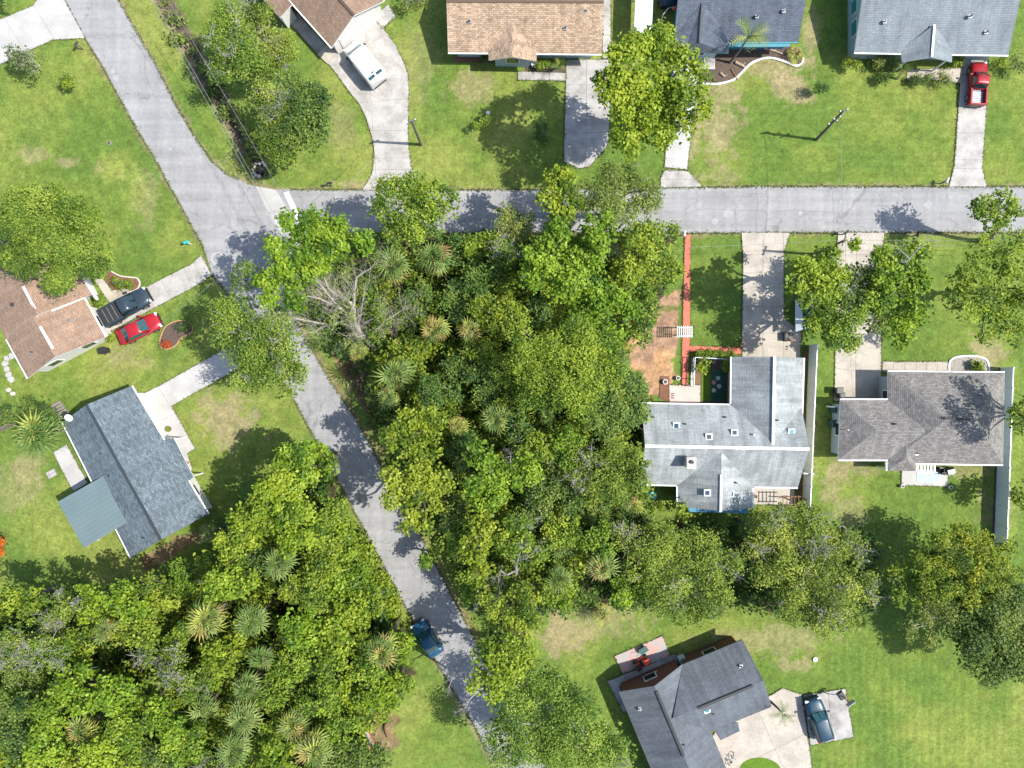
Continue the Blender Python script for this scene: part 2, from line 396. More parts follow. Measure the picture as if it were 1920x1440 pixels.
def wob(pts, step=14, amp=1.3, seed=3):
    """a pixel outline with a slightly ragged edge"""
    r = random.Random(seed); out = []
    for i in range(len(pts)):
        a, b = pts[i], pts[(i + 1) % len(pts)]
        L = math.hypot(b[0] - a[0], b[1] - a[1]); n = max(1, int(L / step))
        for k in range(n):
            t = k / n; j = amp if k else 0
            out.append((a[0] + (b[0] - a[0]) * t + r.uniform(-j, j), a[1] + (b[1] - a[1]) * t + r.uniform(-j, j)))
    return out
def wp(poly, z=0): return [tuple(W(x, y, z)[:2]) for x, y in poly]
ROAD = [(110, -20), (121, 0), (160, 72), (190, 120), (217, 170), (257, 242), (290, 297), (325, 360), (350, 405), (380, 460), (397, 515), (428, 550), (497, 650), (559, 762), (580, 802), (612, 860), (655, 940), (692, 1010), (730, 1080), (775, 1165), (815, 1235), (852, 1297), (890, 1362), (935, 1450), (945, 1475),
        (1042, 1475), (1024, 1440), (890, 1200), (830, 1085), (777, 985), (715, 878), (692, 830), (655, 767), (622, 720), (587, 660), (556, 605), (541, 562), (537, 520), (547, 482), (575, 450), (620, 437), (1260, 437), (1600, 436.5), (1980, 436),
        (1980, 350), (1440, 350), (1000, 356), (780, 357), (507, 355.5), (470, 347), (425, 327), (400, 305), (370, 265), (327, 192), (295, 127), (222, 0), (211, -20)]
road = MB().prism(wp(wob(ROAD, 6, 1.1)), -.25, .03).build('road', 'asphalt')
top(road, 'pale grey asphalt street junction with one street running east', 'road', kind='structure')
def road_strip(name, pts, w, mat_, parent, z=.034):
    mb = MB()
    for a, b in zip(pts[:-1], pts[1:]):
        A, B = W(*a), W(*b); d = (B - A).normalized(); n = Vector((-d.y, d.x, 0)) * w / 2
        mb.prism([A - n, B - n, B + n, A + n], z - .003, z)
    return mb.build(name, mat_, parent)
mat('tar', (.15, .15, .16), (.19, .19, .20), 3)
mat('asphalt_patch', (.33, .325, .33), (.28, .28, .29), 2)
r0 = random.Random(5)
for a, b in (((232, 60), (405, 372)), ((405, 372), (470, 490)), ((620, 740), (745, 965)), ((745, 965), (880, 1210)), ((1300, 392), (1560, 396)), ((1562, 352), (1562, 436)), ((1420, 350), (1418, 437))):
    pts = [(a[0] + (b[0] - a[0]) * k / 8 + r0.uniform(-2, 2), a[1] + (b[1] - a[1]) * k / 8 + r0.uniform(-2, 2)) for k in range(9)]
    road_strip('road_seam', pts, .045, 'asphalt_patch' if a[0] < 480 and a[1] < 300 else 'tar', road)  # street seams, plus one line painting the lawn-pole wire's shadow across the asphalt
def disc(px, py, r, n=20, jit=0, seed=1):
    rr = random.Random(seed)
    return [(px + r * (1 + rr.uniform(-jit, jit)) * math.cos(2 * math.pi * k / n), py + r * (1 + rr.uniform(-jit, jit)) * math.sin(2 * math.pi * k / n)) for k in range(n)]
for k, (x, y, r) in enumerate([(212, 134, 4), (218, 146, 6), (232, 165, 2.5), (340, 306, 3), (1312, 385, 5), (1365, 400, 8), (1340, 415, 6), (1577, 378, 3), (1500, 400, 5), (1740, 385, 8), (320, 280, 3), (1440, 395, 4)]):
    MB().prism(wp(disc(x, y, r, 12, .35, k)), .031, .035).build('road_patch', 'asphalt_patch', road)
ring = MB()
o_, i_ = wp(disc(408, 485, 12)), wp(disc(408, 485, 9.5))
for k in range(20):
    ring.prism([o_[k], o_[(k + 1) % 20], i_[(k + 1) % 20], i_[k]], .031, .036)
ring.build('utility_ring', 'concrete_white', road)
gut = empty('valley_gutter', W(518, 392))
top(gut, 'white concrete valley gutter crossing the mouth of the east street', 'gutter', kind='structure')
for q in ([(479, 349), (518, 356), (540, 394), (502, 399)], [(503, 401), (541, 396), (562, 433), (526, 440)]):
    MB().prism([tuple(Vector(p) - Vector(gut.location[:2])) for p in inset(wp(q), .015)], 0, .045).build('slab', 'concrete_white', gut)
sl = MB().prism(wp([(532, 362), (541, 359), (573, 425), (563, 428)]), .031, .038).build('stop_line', 'paint_white', road)

PAVED = []
def paved(name, label, px, m, cuts=(), kind='driveway', z=.06, gap=.014, base='joint'):
    """a drive or path: a dark bed with one raised slab for each field between the joints"""
    g = empty(name, W(px[0][0], px[0][1])); off = Vector(g.location[:2]); PAVED.append(px)
    top(g, label, kind, kind='structure')
    P = [tuple(Vector(p) - off) for p in wp(px)]
    if area(P) < 0: P = P[::-1]
    MB().prism(P, -.12, .036).build('bed', base, g)
    pieces = [P]
    for (x0, y0, x1, y1) in cuts:
        a, b = Vector(W(x0, y0)[:2]) - off, Vector(W(x1, y1)[:2]) - off
        n = Vector((-(b - a).y, (b - a).x)).normalized(); new = []
        for pc in pieces:
            for s in (1, -1):
                q = clip(pc, a, n * s)
                if len(q) > 2 and abs(area(q)) > .05: new.append(q)
        pieces = new
    for pc in pieces:
        q = []
        for p in inset(pc, gap):
            if not q or math.hypot(p[0] - q[-1][0], p[1] - q[-1][1]) > .02: q.append(p)
        if len(q) < 3 or area(q) < .03: continue
        MB().prism(q, -.1, z + random.uniform(-.006, .008)).build('slab', m, g)
    return g
paved('driveway', 'wide bright concrete drive meeting the street at its top end', [(-20, 45), (0, 37), (62, 11), (70, 0), (80, -20), (110, -20), (121, 0), (160, 72), (125, 74), (100, 75), (62, 92), (0, 122), (-20, 132)], 'concrete_white', [(64, 11, 104, 76), (0, 20, 50, 100)])
paved('driveway', 'curved pale concrete drive under the white van', [(602, 107), (622, 127), (655, 172), (675, 197), (687, 222), (697, 255), (702, 285), (700, 312), (697, 327), (680, 356), (782, 357), (782, 335), (772, 315), (766, 275), (765, 225), (767, 170), (765, 140), (757, 117), (742, 85), (720, 55), (702, 35), (690, 20), (625, 80)], 'concrete', [(690, 318, 775, 318), (690, 297, 775, 296), (703, 300, 690, 110), (640, 196, 780, 184), (560, 180, 700, 80), (690, 245, 770, 245)])
paved('path', 'narrow concrete path between the two brown roof wings and drive', [(528, 28), (602, 108), (618, 92), (548, 14)], 'concrete_grey', [(560, 70, 575, 50), (590, 100, 610, 80)], 'path')
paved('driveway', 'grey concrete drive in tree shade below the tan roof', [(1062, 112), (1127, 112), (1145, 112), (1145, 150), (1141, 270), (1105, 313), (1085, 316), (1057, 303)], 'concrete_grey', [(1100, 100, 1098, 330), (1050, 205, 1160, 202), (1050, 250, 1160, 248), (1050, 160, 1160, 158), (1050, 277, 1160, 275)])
paved('path', 'straight concrete side path right of the tan roof', [(1131, -20), (1145, -20), (1145, 110), (1129, 110)], 'concrete', [(1120, 20, 1160, 20), (1120, 66, 1160, 66)], 'path')
paved('path', 'short concrete front path below the tan roofed house', [(971, 134), (1061, 137), (1061, 152), (971, 150)], 'concrete', [(1000, 120, 1000, 160), (1030, 120, 1030, 160)], 'path')
paved('driveway', 'white concrete drive running under the big bright tree', [(1262, 128), (1310, 128), (1292, 283), (1288, 318), (1246, 314), (1250, 250)], 'concrete_white', [(1230, 200, 1320, 200), (1230, 262, 1320, 262)])
paved('driveway_apron', 'grey concrete apron below the bright tree at the street', [(1246, 319), (1290, 321), (1316, 350), (1239, 352), (1238, 336)], 'concrete_grey', [(1230, 337, 1330, 337)])
paved('driveway', 'long bright concrete drive under the red pickup truck', [(1803, 110), (1852, 112), (1852, 160), (1841, 316), (1849, 350), (1779, 350), (1789, 310)], 'concrete', [(1770, 316, 1870, 316), (1770, 300, 1870, 300), (1770, 205, 1870, 205), (1770, 250, 1870, 250)])
paved('driveway', 'slabbed concrete drive under the dark pickup', [(182, 585), (360, 495), (377, 478), (397, 515), (377, 531), (200, 625)], 'concrete', [(302, 525, 322, 562), (345, 500, 362, 540), (362, 492, 384, 530), (240, 540, 270, 600)])
paved('driveway', 'bright white concrete drive beside the slate-blue roof', [(266, 740), (305, 720), (415, 658), (470, 630), (497, 652), (445, 692), (322, 761), (366, 841), (351, 850), (362, 882), (348, 884)], 'concrete_white', [(300, 730, 330, 780), (355, 690, 380, 735), (300, 790, 345, 768), (415, 660, 440, 700)])
paved('driveway', 'tan concrete drive beside the red paver path', [(1390, 436.5), (1481, 436.5), (1470, 470), (1470, 596), (1502, 622), (1500, 672), (1391, 672), (1393, 480)], 'concrete_tan', [(1380, 477, 1490, 477), (1380, 512, 1490, 512), (1430, 480, 1430, 680), (1380, 575, 1520, 575), (1380, 625, 1520, 625), (1469, 590, 1469, 690)])
paved('driveway', 'pale tan concrete drive beside the grey-brown house', [(1571, 436.5), (1658, 436.5), (1652, 480), (1652, 742), (1665, 742), (1665, 760), (1612, 752), (1564, 752), (1566, 642), (1568, 480)], 'concrete_tan', [(1560, 480, 1660, 480), (1560, 560, 1660, 560), (1560, 640, 1660, 640), (1605, 480, 1604, 760), (1560, 690, 1660, 700), (1560, 600, 1660, 600)])
paved('path', 'tan concrete stepping path along the front of the grey-brown roof', [(1654, 678), (1777, 678), (1777, 697), (1654, 697)], 'concrete_tan', [(1675, 660, 1675, 700), (1696, 660, 1696, 700), (1717, 660, 1717, 700), (1737, 660, 1737, 700), (1757, 660, 1757, 700)], 'path')
paved('driveway', 'stained pale concrete drive beside the charcoal roof', [(1335, 1380), (1362, 1345), (1430, 1312), (1467, 1290), (1503, 1302), (1517, 1398), (1522, 1440), (1526, 1475), (1365, 1475), (1360, 1440)], 'concrete_tan', [(1420, 1330, 1460, 1420), (1500, 1380, 1380, 1440)])
paved('parking_pad', 'square stained concrete pad under the teal car', [(1506, 1303), (1585, 1291), (1600, 1382), (1519, 1397)], 'concrete_grey', [(1552, 1290, 1562, 1400)])
paved('path', 'red paver path leading from the street to the pink patio', [(1284, 440), (1295, 440), (1293, 648), (1388, 652), (1388, 636), (1392, 636), (1390, 664), (1292, 660), (1289, 722), (1277, 722)], 'red_paver', [(1270, 480, 1300, 480), (1270, 520, 1300, 520), (1270, 560, 1300, 560), (1270, 600, 1300, 600), (1270, 640, 1300, 640), (1270, 690, 1300, 690), (1325, 640, 1325, 670), (1357, 640, 1357, 670)], 'path', gap=.004, base='red_paver')
paved('patio', 'pale pink painted patio beside the long grey roof', [(1255, 722), (1313, 722), (1313, 766), (1255, 766)], 'pink_paint', [(1284, 700, 1284, 780)], 'patio', gap=.005)
paved('patio', 'stained pink and grey patio slab behind the charcoal roof', [(1152, 1230), (1242, 1192), (1258, 1232), (1167, 1262)], 'pink_stained', [(1190, 1200, 1212, 1260)], 'patio')
paved('patio', 'grey concrete walk along the brick back wall', [(1139, 1277), (1262, 1226), (1290, 1240), (1165, 1305), (1180, 1330), (1168, 1335)], 'concrete_grey', [(1200, 1240, 1215, 1300)], 'patio')
paved('patio', 'small beige patio below the long grey roof', [(1411, 905), (1492, 905), (1487, 946), (1411, 946)], 'concrete_tan', [(1450, 900, 1450, 960)], 'patio')
paved('patio', 'white concrete patio below the grey-brown roof', [(1690, 880), (1778, 880), (1776, 912), (1690, 910)], 'concrete_white', [(1735, 870, 1735, 920)], 'patio')
paved('patio', 'bright white concrete strip behind the slate-blue roof', [(100, 848), (125, 833), (165, 905), (138, 922)], 'concrete_white', [(120, 880, 140, 868)], 'patio')
paved('path', 'pale paver path in front of the grey house with red truck', [(1700, 130), (1805, 128), (1803, 157), (1745, 150), (1700, 152)], 'concrete_tan', [(1735, 120, 1735, 160), (1768, 120, 1768, 160)], 'path')
paved('path', 'pale paver walk by the front door of the brown roofed house', [(178, 525), (200, 560), (215, 578), (250, 548), (240, 540), (210, 545), (192, 520)], 'concrete_tan', [(190, 530, 210, 520), (215, 560, 240, 545)], 'path')
paved('carport_floor', 'grey concrete strip beside the white gable wall', [(716, 55), (742, 32), (728, 8), (700, 33)], 'concrete_grey', [], 'pavement')  # added slab standing in for an unclear pale strip; no carport here

# ---------------------------------------------------------------- houses
plain('white_trim', (.72, .72, .71), .5); plain('siding_white', (.62, .61, .585), .7); plain('siding_cream', (.52, .485, .42), .75)
plain('siding_grey', (.30, .36, .38), .7); plain('siding_blue', (.04, .20, .33), .6); plain('teal_trim', (.05, .22, .27), .5)
plain('siding_pale_blue', (.33, .41, .45), .7); plain('dark_trim', (.05, .055, .06), .6); plain('soffit', (.5, .5, .48), .8)
plain('window_glass', (.02, .035, .045), .06, 0, .8); plain('skylight_glass', (.015, .05, .10), .08, 0, .8); plain('skylight_teal', (.03, .22, .24), .2, 0, .6)
plain('metal_grey', (.33, .34, .35), .45, .6); plain('vent_dark', (.03, .03, .03), .7); plain('door_white', (.62, .62, .60), .5)
mat('brick_wall', (.20, .085, .06), (.13, .06, .05), 5, .9, .25, .4)
shingle('shingle_brown', (.28, .195, .142), (.21, .145, .108), .36, .16, .35, .16)
shingle('shingle_rust', (.315, .215, .155), (.235, .16, .118), .34, .15, .4, .2)
shingle('shingle_tan', (.43, .315, .22), (.255, .185, .13), .34, .17, .6, .2)
shingle('shingle_navy', (.105, .125, .155), (.075, .09, .115), .33, .15, .25, .2)
shingle('shingle_pale', (.21, .24, .255), (.17, .195, .21), .33, .15, .2, .22)
shingle('shingle_slate', (.150, .190, .215), (.085, .108, .126), .36, .17, .5, .18)
shingle('shingle_weathered', (.315, .34, .345), (.25, .272, .28), .33, .15, .25, .34)
shingle('shingle_stone', (.235, .225, .215), (.14, .132, .125), .34, .17, .5, .18)
shingle('shingle_charcoal', (.125, .14, .158), (.10, .113, .13), .33, .15, .2, .26)
mat('metal_roof', (.145, .20, .205), (.165, .22, .225), .4, .5, .04, 0, .2, .4)
mat('white_metal_roof', (.60, .64, .66), (.52, .56, .58), .5, .5, .05)

def house(name, label, px, py, cat='house'):
    return top(empty(name, W(px, py)), label, cat)
def loc_(root): return Vector(root.location)
def sub(mb, root):
    L = loc_(root); mb.v = [(x - L.x, y - L.y, z - L.z) for x, y, z in mb.v]; return mb
def roof_mesh(root, pts, faces, mats, th=.15, name='roof'):
    """roof planes over their own thickness, with a fascia round the outside; UVs run along and up each plane in metres"""
    L = loc_(root); P = [Vector(p) - L for p in pts]; n = len(P)
    F = []
    for f in faces:
        nn = (P[f[1]] - P[f[0]]).cross(P[f[2]] - P[f[0]])
        F.append(tuple(f) if nn.z > 0 else tuple(f[::-1]))
    vs = P + [p - Vector((0, 0, th)) for p in P]
    ed = {}
    for f in F:
        for a, b in zip(f, f[1:] + f[:1]): ed[(a, b)] = 1
    fs = list(F) + [tuple(i + n for i in f[::-1]) for f in F]; mi = [0] * len(F) + [1] * len(F)
    for (a, b) in ed:
        if (b, a) not in ed: fs.append((b, a, a + n, b + n)); mi.append(1)
    me = bpy.data.meshes.new(name); me.from_pydata([tuple(v) for v in vs], [], fs)
    for m in mats: me.materials.append(MATS[m])
    me.polygons.foreach_set('material_index', mi)
    uv = me.uv_layers.new(name='UVMap')
    for p in me.polygons:
        nrm = p.normal; h = Vector((0, 0, 1)).cross(nrm)
        h = h.normalized() if h.length > 1e-4 else Vector((1, 0, 0)); u2 = nrm.cross(h)
        for li in p.loop_indices:
            c = me.vertices[me.loops[li].vertex_index].co + L
            uv.data[li].uv = (c.dot(h), c.dot(u2))
    me.update()
    return obj_from(name, me, root)
def strip(root, name, a, b, w, h, m, parent=None, lift=0.0):
    """a straight bar between two points, lying flat"""
    a, b = Vector(a), Vector(b); d = (b - a); L = d.length; d.normalize()
    s = Vector((-d.y, d.x, 0)).normalized() * (w / 2); up = Vector((0, 0, h)); z = Vector((0, 0, lift))
    mb = MB().add([a - s + z, a + s + z, a + s + up + z, a - s + up + z, b - s + z, b + s + z, b + s + up + z, b - s + up + z],
                  [(0, 1, 2, 3), (7, 6, 5, 4), (0, 4, 5, 1), (1, 5, 6, 2), (2, 6, 7, 3), (3, 7, 4, 0)])
    sub(mb, root)
    if parent is not None and parent is not root:
        pass
    return mb.build(name, m, parent if parent is not None else root)
def gable(root, A, B, Cc, D, z, rise, mats, hips=(0, 0), cap=None, gut='white_trim', name='roof', wall=None, back=0.0, lift=0.0, walls=True, gable_wall=True):
    """A-B is one end, D-C the other; the ridge runs from the middle of one to the middle of the other (hips pull it in)"""
    a, b, c, d = (W(p[0], p[1], z) for p in (A, B, Cc, D))
    ax = ((d - a) + (c - b)).normalized()
    r0, r1 = (a + b) / 2 + Vector((0, 0, rise)) + ax * hips[0], (d + c) / 2 + Vector((0, 0, rise)) - ax * hips[1] + ax * back
    lf = Vector((0, 0, lift))
    pts = [p + lf for p in (a, b, c, d, r0, r1)]
    faces = [(0, 3, 5, 4), (1, 4, 5, 2)]
    if hips[0]: faces.append((0, 4, 1))
    if hips[1]: faces.append((3, 2, 5))
    ro = roof_mesh(root, pts, faces, mats, name=name)
    if cap: strip(root, 'ridge_cap', r0 + lf, r1 + lf, .26, .06, cap, ro, lift=-.01)
    if gut:
        for p, q in ((a, d), (b, c)):
            o = (p - q).normalized(); out = Vector((o.y, -o.x, 0)) * .07
            if (p + out - (a + b + c + d) / 4).length < (p - out - (a + b + c + d) / 4).length: out = -out
            strip(root, 'gutter', p + out + lf, q + out + lf, .12, .11, gut, lift=-.13)
    if wall and gable_wall:
        for k, (p, q, r, s) in enumerate(((a, b, r0, 1), (d, c, r1, -1))):
            if hips[k]: continue
            ii = ax * (.32 * s); t2 = ax * (.12 * s); dn = Vector((0, 0, -.16)); lat = (q - p).normalized() * .3
            tri = [p + lat + ii + dn, q - lat + ii + dn, r + ii + dn]
            mb = MB().add(tri + [v + t2 for v in tri], [(0, 1, 2), (5, 4, 3), (0, 3, 4, 1), (1, 4, 5, 2), (2, 5, 3, 0)])
            sub(mb, root).build('gable_wall', wall, root)
    return dict(a=a, b=b, c=c, d=d, r0=r0, r1=r1, ax=ax, obj=ro)
def walls(root, px, z, m, ins=.4, win=True, doors=(), wm='window_glass', h=None, skip=()):
    P = inset([tuple(W(x, y, z)[:2]) for x, y in px], ins)
    L = loc_(root); zz = (h or z) - .12
    sub(MB().prism(P, -.1, zz), root).build('wall', m, root)
    if not win: return P
    for i in range(len(P)):
        a, b = Vector(P[i]), Vector(P[(i + 1) % len(P)]); e = b - a; ln = e.length; e.normalize(); nrm = Vector((e.y, -e.x))
        md = (a + b) / 2
        if ln < 2.2 or i in skip or nrm.dot(-md) < .15 * md.length: continue
        n = max(1, int(ln / 3.4))
        for k in range(n):
            p = a + e * ln * (k + .5) / n; rz = math.atan2(e.y, e.x)
            if (i, k) in doors:
                f = sub(MB().box((p.x + nrm.x * .03, p.y + nrm.y * .03, 1.05), (1.0, .09, 2.1), rz), root).build('door', 'door_white', root)
                continue
            if abs(p.x) > 54 or abs(p.y) > 41: continue
            f = sub(MB().box((p.x + nrm.x * .02, p.y + nrm.y * .02, 1.5), (1.35, .1, 1.2), rz), root).build('window', 'white_trim', root)
            sub(MB().box((p.x + nrm.x * .05, p.y + nrm.y * .05, 1.5), (1.15, .06, 1.0), rz), root).build('pane', wm, f)
    return P
def vent(root, name, px, py, z, size, m, parent=None, rz=0, pane=None, h=.14):
    p = W(px, py, z)
    f = sub(MB().box((p.x, p.y, z), (size, size, h), rz), root).build(name, m, parent or root)
    if pane: sub(MB().box((p.x, p.y, z + h / 2), (size * .68, size * .68, .03), rz), root).build('pane', pane, f)
    return f

# brown gabled house behind the white van
h = house('brown_roof_house', 'brown shingled house with white gable behind the white van', 600, 0)
g = gable(h, (622, 89), (720, 2), (521, -222), (423, -135), 2.7, 1.7, ('shingle_brown', 'white_trim'), wall='siding_white', cap='shingle_brown')
walls(h, [(622, 89), (720, 2), (521, -222), (423, -135)], 2.7, 'siding_white', win=False)
e = (g['b'] - g['a']).normalized(); md = (g['a'] + g['b']) / 2 + Vector((e.y, -e.x, 0)) * 0
nv = (g['a'] - g['d']).normalized()
gd = sub(MB().box((*(md - nv * .37)[:2], 1.1), (4.6, .08, 2.15), math.atan2(e.y, e.x)), h).build('garage_door', 'door_white', h)
for k in range(4):
    sub(MB().box((*(md - nv * .33)[:2], .35 + .5 * k), (4.4, .03, .42), math.atan2(e.y, e.x)), h).build('door_panel', 'siding_white', gd)
roof_mesh(h, [W(525, 33, 2.6), W(548, 8, 3.0), W(415, -142, 3.0), W(392, -117, 2.6)], [(0, 1, 2, 3)], ('shingle_brown', 'white_trim'), name='side_roof')
walls(h, [(525, 33), (546, 10), (413, -140), (392, -117)], 2.6, 'siding_white', ins=.15, win=False)
sub(MB().box((*W(615, 102)[:2], .09), (1.5, 1.3, .18), .8), h).build('doorstep', 'concrete_tan', h)

# tan roof, top centre
h = house('tan_roof_house', 'wide tan shingled house with small front gable', 984, 40)
gable(h, (840, 98), (840, -58), (1128, -58), (1128, 101), 2.7, 1.75, ('shingle_tan', 'shingle_tan'), wall='siding_pale_blue', cap='shingle_tan')
walls(h, [(840, 98), (840, -58), (1128, -58), (1128, 101)], 2.7, 'siding_pale_blue', ins=.75)
roof_mesh(h, [W(916, 113, 2.72), W(1006, 115, 2.72), W(961, 107, 3.6), W(961, 45, 3.72), W(916, 92, 2.78), W(1006, 92, 2.78)], [(0, 2, 3, 4), (1, 5, 3, 2)], ('shingle_tan', 'white_trim'), name='porch_roof')
walls(h, [(918, 111), (1004, 113), (1004, 80), (918, 80)], 2.7, 'siding_pale_blue', ins=.5)

# blue-grey house with the planted bed
h = house('slate_blue_house', 'dark blue-grey roofed house with teal trim and planted front bed', 1380, 30)
g = gable(h, (1263, 80), (1272, -150), (1512, -150), (1497, 78), 2.8, 2.2, ('shingle_navy', 'teal_trim'), wall='siding_pale_blue', gut='teal_trim')
walls(h, [(1263, 80), (1272, -150), (1512, -150), (1497, 78)], 2.8, 'siding_blue', ins=.55)
roof_mesh(h, [W(1262, 88, 2.82), W(1282, 97, 2.82), W(1366, 100, 2.82), W(1312, 80, 3.75), W(1317, 6, 4.05), W(1262, 70, 2.95), W(1366, 66, 2.95)], [(0, 1, 3, 4, 5), (1, 2, 3), (2, 6, 4, 3)], ('shingle_navy', 'teal_trim'), name='front_roof')
strip(h, 'ridge_cap', W(1312, 80, 3.76), W(1317, 6, 4.06), .2, .05, 'dark_trim')
walls(h, [(1270, 94), (1362, 97), (1362, 60), (1270, 60)], 2.8, 'siding_pale_blue', ins=.5)
strip(h, 'eave_board', W(1366, 85, 2.6), W(1480, 84, 2.6), .42, .08, 'teal_trim')
sub(MB().box((*W(1312, 118)[:2], .15), (2.9, 1.5, .3)), h).build('doorstep', 'concrete_white', h)

# pale grey house, top right
h = house('pale_grey_house', 'pale grey roofed house with window shutters behind the red truck', 1750, 40)
gable(h, (1602, 98), (1602, -100), (1891, -100), (1891, 103), 2.75, 1.9, ('shingle_pale', 'white_trim'), wall='siding_grey', cap='white_trim')
P = walls(h, [(1602, 98), (1602, -100), (1891, -100), (1891, 103)], 2.75, 'siding_grey', ins=.62, win=True, skip=(3,))
for py in (12, 52):
    p = W(1590, py, 1.5); x = min(q[0] for q in P)
    f = sub(MB().box((x - .03, p.y, 1.5), (.1, 1.5, 1.25)), h).build('window', 'white_trim', h)
    sub(MB().box((x - .07, p.y, 1.5), (.06, 1.3, 1.05)), h).build('pane', 'skylight_teal', f)
roof_mesh(h, [W(1692, 116, 2.72), W(1785, 116, 2.72), W(1747, 107, 3.75), W(1752, 46, 3.9), W(1690, 92, 2.82), W(1785, 92, 2.82)], [(0, 2, 3, 4), (1, 5, 3, 2)], ('shingle_pale', 'white_trim'), name='porch_roof')
strip(h, 'ridge_cap', W(1747, 107, 3.76), W(1752, 46, 3.91), .2, .05, 'white_trim')
for x in (1702, 1776):
    sub(MB().box((*W(x, 112, 2.62)[:2], 1.3), (.14, .14, 2.6)), h).build('porch_post', 'white_trim', h)

# rusty brown roof at the left edge
h = house('rust_roof_house', 'rusty brown shingled house with white wall beside the pickup', 100, 610)
g = gable(h, (52, 709), (197, 632), (157, 559), (12, 636), 2.75, 1.8, ('shingle_rust', 'white_trim'), wall='siding_white')
P = walls(h, [(52, 709), (197, 632), (157, 559), (12, 636)], 2.75, 'siding_white', ins=.5)
gable(h, (12, 636), (172, 552), (86, 382), (-74, 466), 2.8, 1.75, ('shingle_rust', 'white_trim'), wall='siding_white', gut=None)
walls(h, [(12, 636), (172, 552), (86, 382), (-74, 466)], 2.75, 'siding_white', ins=.7, win=False)
for a, b in (((44, 537), (67, 580)), ((76, 612), (100, 654))):
    strip(h, 'ridge_vent', W(*a, 4.5), W(*b, 4.42), .22, .1, 'white_trim')
strip(h, 'rake_trim', W(69, 595, 4.25), W(157, 559, 2.85), .14, .12, 'white_trim')
strip(h, 'porch_beam', W(161, 527, 2.7), W(184, 562, 2.7), .22, .2, 'white_trim')
vent(h, 'roof_vent', 23, 571, 3.8, .35, 'vent_dark')

# slate-blue mottled roof on the left
h = house('slate_roof_house', 'house with mottled slate-blue shingles and a flat metal patio cover', 254, 885)
g = gable(h, (246, 724), (117, 792), (245, 1046), (390, 964), 2.75, 1.75, ('shingle_slate', 'dark_trim'), wall='siding_white', cap='shingle_slate')
walls(h, [(246, 724), (117, 792), (245, 1046), (390, 964)], 2.75, 'siding_white', ins=.5, doors=((3, 2),))
roof_mesh(h, [W(306, 826, 2.83), W(325, 820, 2.68), W(363, 895, 2.68), W(350, 904, 2.83)], [(0, 1, 2, 3)], ('shingle_slate', 'white_trim'), name='porch_roof')
for x, y in ((323, 824), (359, 893)):
    sub(MB().box((*W(x, y, 2.62)[:2], 1.3), (.13, .13, 2.6)), h).build('porch_post', 'white_trim', h)
ro = roof_mesh(h, [W(200, 889, 3.55), W(250, 972, 3.55), W(157, 1028, 2.7), W(108, 941, 2.7)], [(0, 1, 2, 3)], ('metal_roof', 'white_trim'), name='patio_roof')
A, B, Cc, D = W(200, 889, 3.55), W(250, 972, 3.55), W(157, 1028, 2.7), W(108, 941, 2.7)
for k in range(1, 12):
    strip(h, 'roof_seam', A.lerp(B, k / 12), D.lerp(Cc, k / 12), .035, .03, 'metal_roof', ro, lift=-.008)
for x, y in ((112, 941), (135, 983), (157, 1022)):
    sub(MB().box((*W(x, y, 2.62)[:2], 1.3), (.12, .12, 2.6)), h).build('patio_post', 'white_trim', h)
vent(h, 'roof_vent', 205, 891, 3.75, .3, 'vent_dark', h, .5)

# long weathered grey roof with skylights
h = house('skylight_house', 'long pale grey roof with several skylights and white ridge', 1370, 810)
ms = ('shingle_weathered', 'white_trim')
g = gable(h, (1200, 908), (1203, 757), (1503, 762), (1496, 914), 2.75, 2.25, ms, wall='siding_cream', cap='white_trim')
g2 = gable(h, (1372, 669), (1507, 671), (1503, 790), (1371, 790), 2.75, 2.0, ms, wall='siding_cream', back=2.1)
strip(h, 'ridge_cap', W(1452, 668, 4.75), W(1449, 834, 4.75), .24, .07, 'white_trim')
g3 = gable(h, (1271, 950), (1411, 953), (1412, 880), (1271, 880), 2.75, 2.0, ms, wall='siding_blue', back=1.9)
strip(h, 'ridge_cap', W(1351, 960, 4.75), W(1352, 890, 4.75), .2, .07, 'white_trim')
walls(h, [(1200, 908), (1203, 757), (1503, 762), (1496, 914)], 2.75, 'siding_cream', ins=.45)
walls(h, [(1372, 669), (1507, 671), (1503, 790), (1371, 790)], 2.75, 'siding_cream', ins=.45)
walls(h, [(1271, 950), (1411, 953), (1412, 880), (1271, 880)], 2.75, 'siding_blue', ins=.3)
strip(h, 'eave_board', W(1291, 955, 2.55), W(1402, 958, 2.55), .45, .1, 'siding_blue')
for x, y, z, pn in ((1268, 798, 3.95, 'skylight_glass'), (1329, 819, 4.55, None), (1377, 811, 4.32, None), (1326, 924, 4.3, 'skylight_glass'), (1370, 926, 4.0, 'skylight_glass'), (1484, 810, 4.15, 'skylight_teal')):
    vent(h, 'skylight', x, y, z, .62, 'white_trim', h, 0, pn or 'shingle_pale')
for x, y, z in ((1285, 795, 3.9), (1360, 782, 3.5), (1413, 815, 4.45), (1457, 788, 4.7), (1380, 905, 4.0)):
    p = W(x, y, z); sub(MB().cyl((p.x, p.y, z - .2), .08, .45, 8), h).build('vent_pipe', 'white_trim' if x == 1413 else 'vent_dark', h)
p = W(1292, 866, 4.6)
ch = sub(MB().box((p.x, p.y, 4.35), (.75, .95, 2.3)), h).build('chimney', 'siding_cream', h)
sub(MB().box((p.x, p.y, 5.53), (.9, 1.1, .12)), h).build('chimney_cap', 'concrete_white', ch)
sub(MB().cyl((p.x, p.y + .1, 5.58), .17, .22, 12), h).build('flue', 'vent_dark', ch)

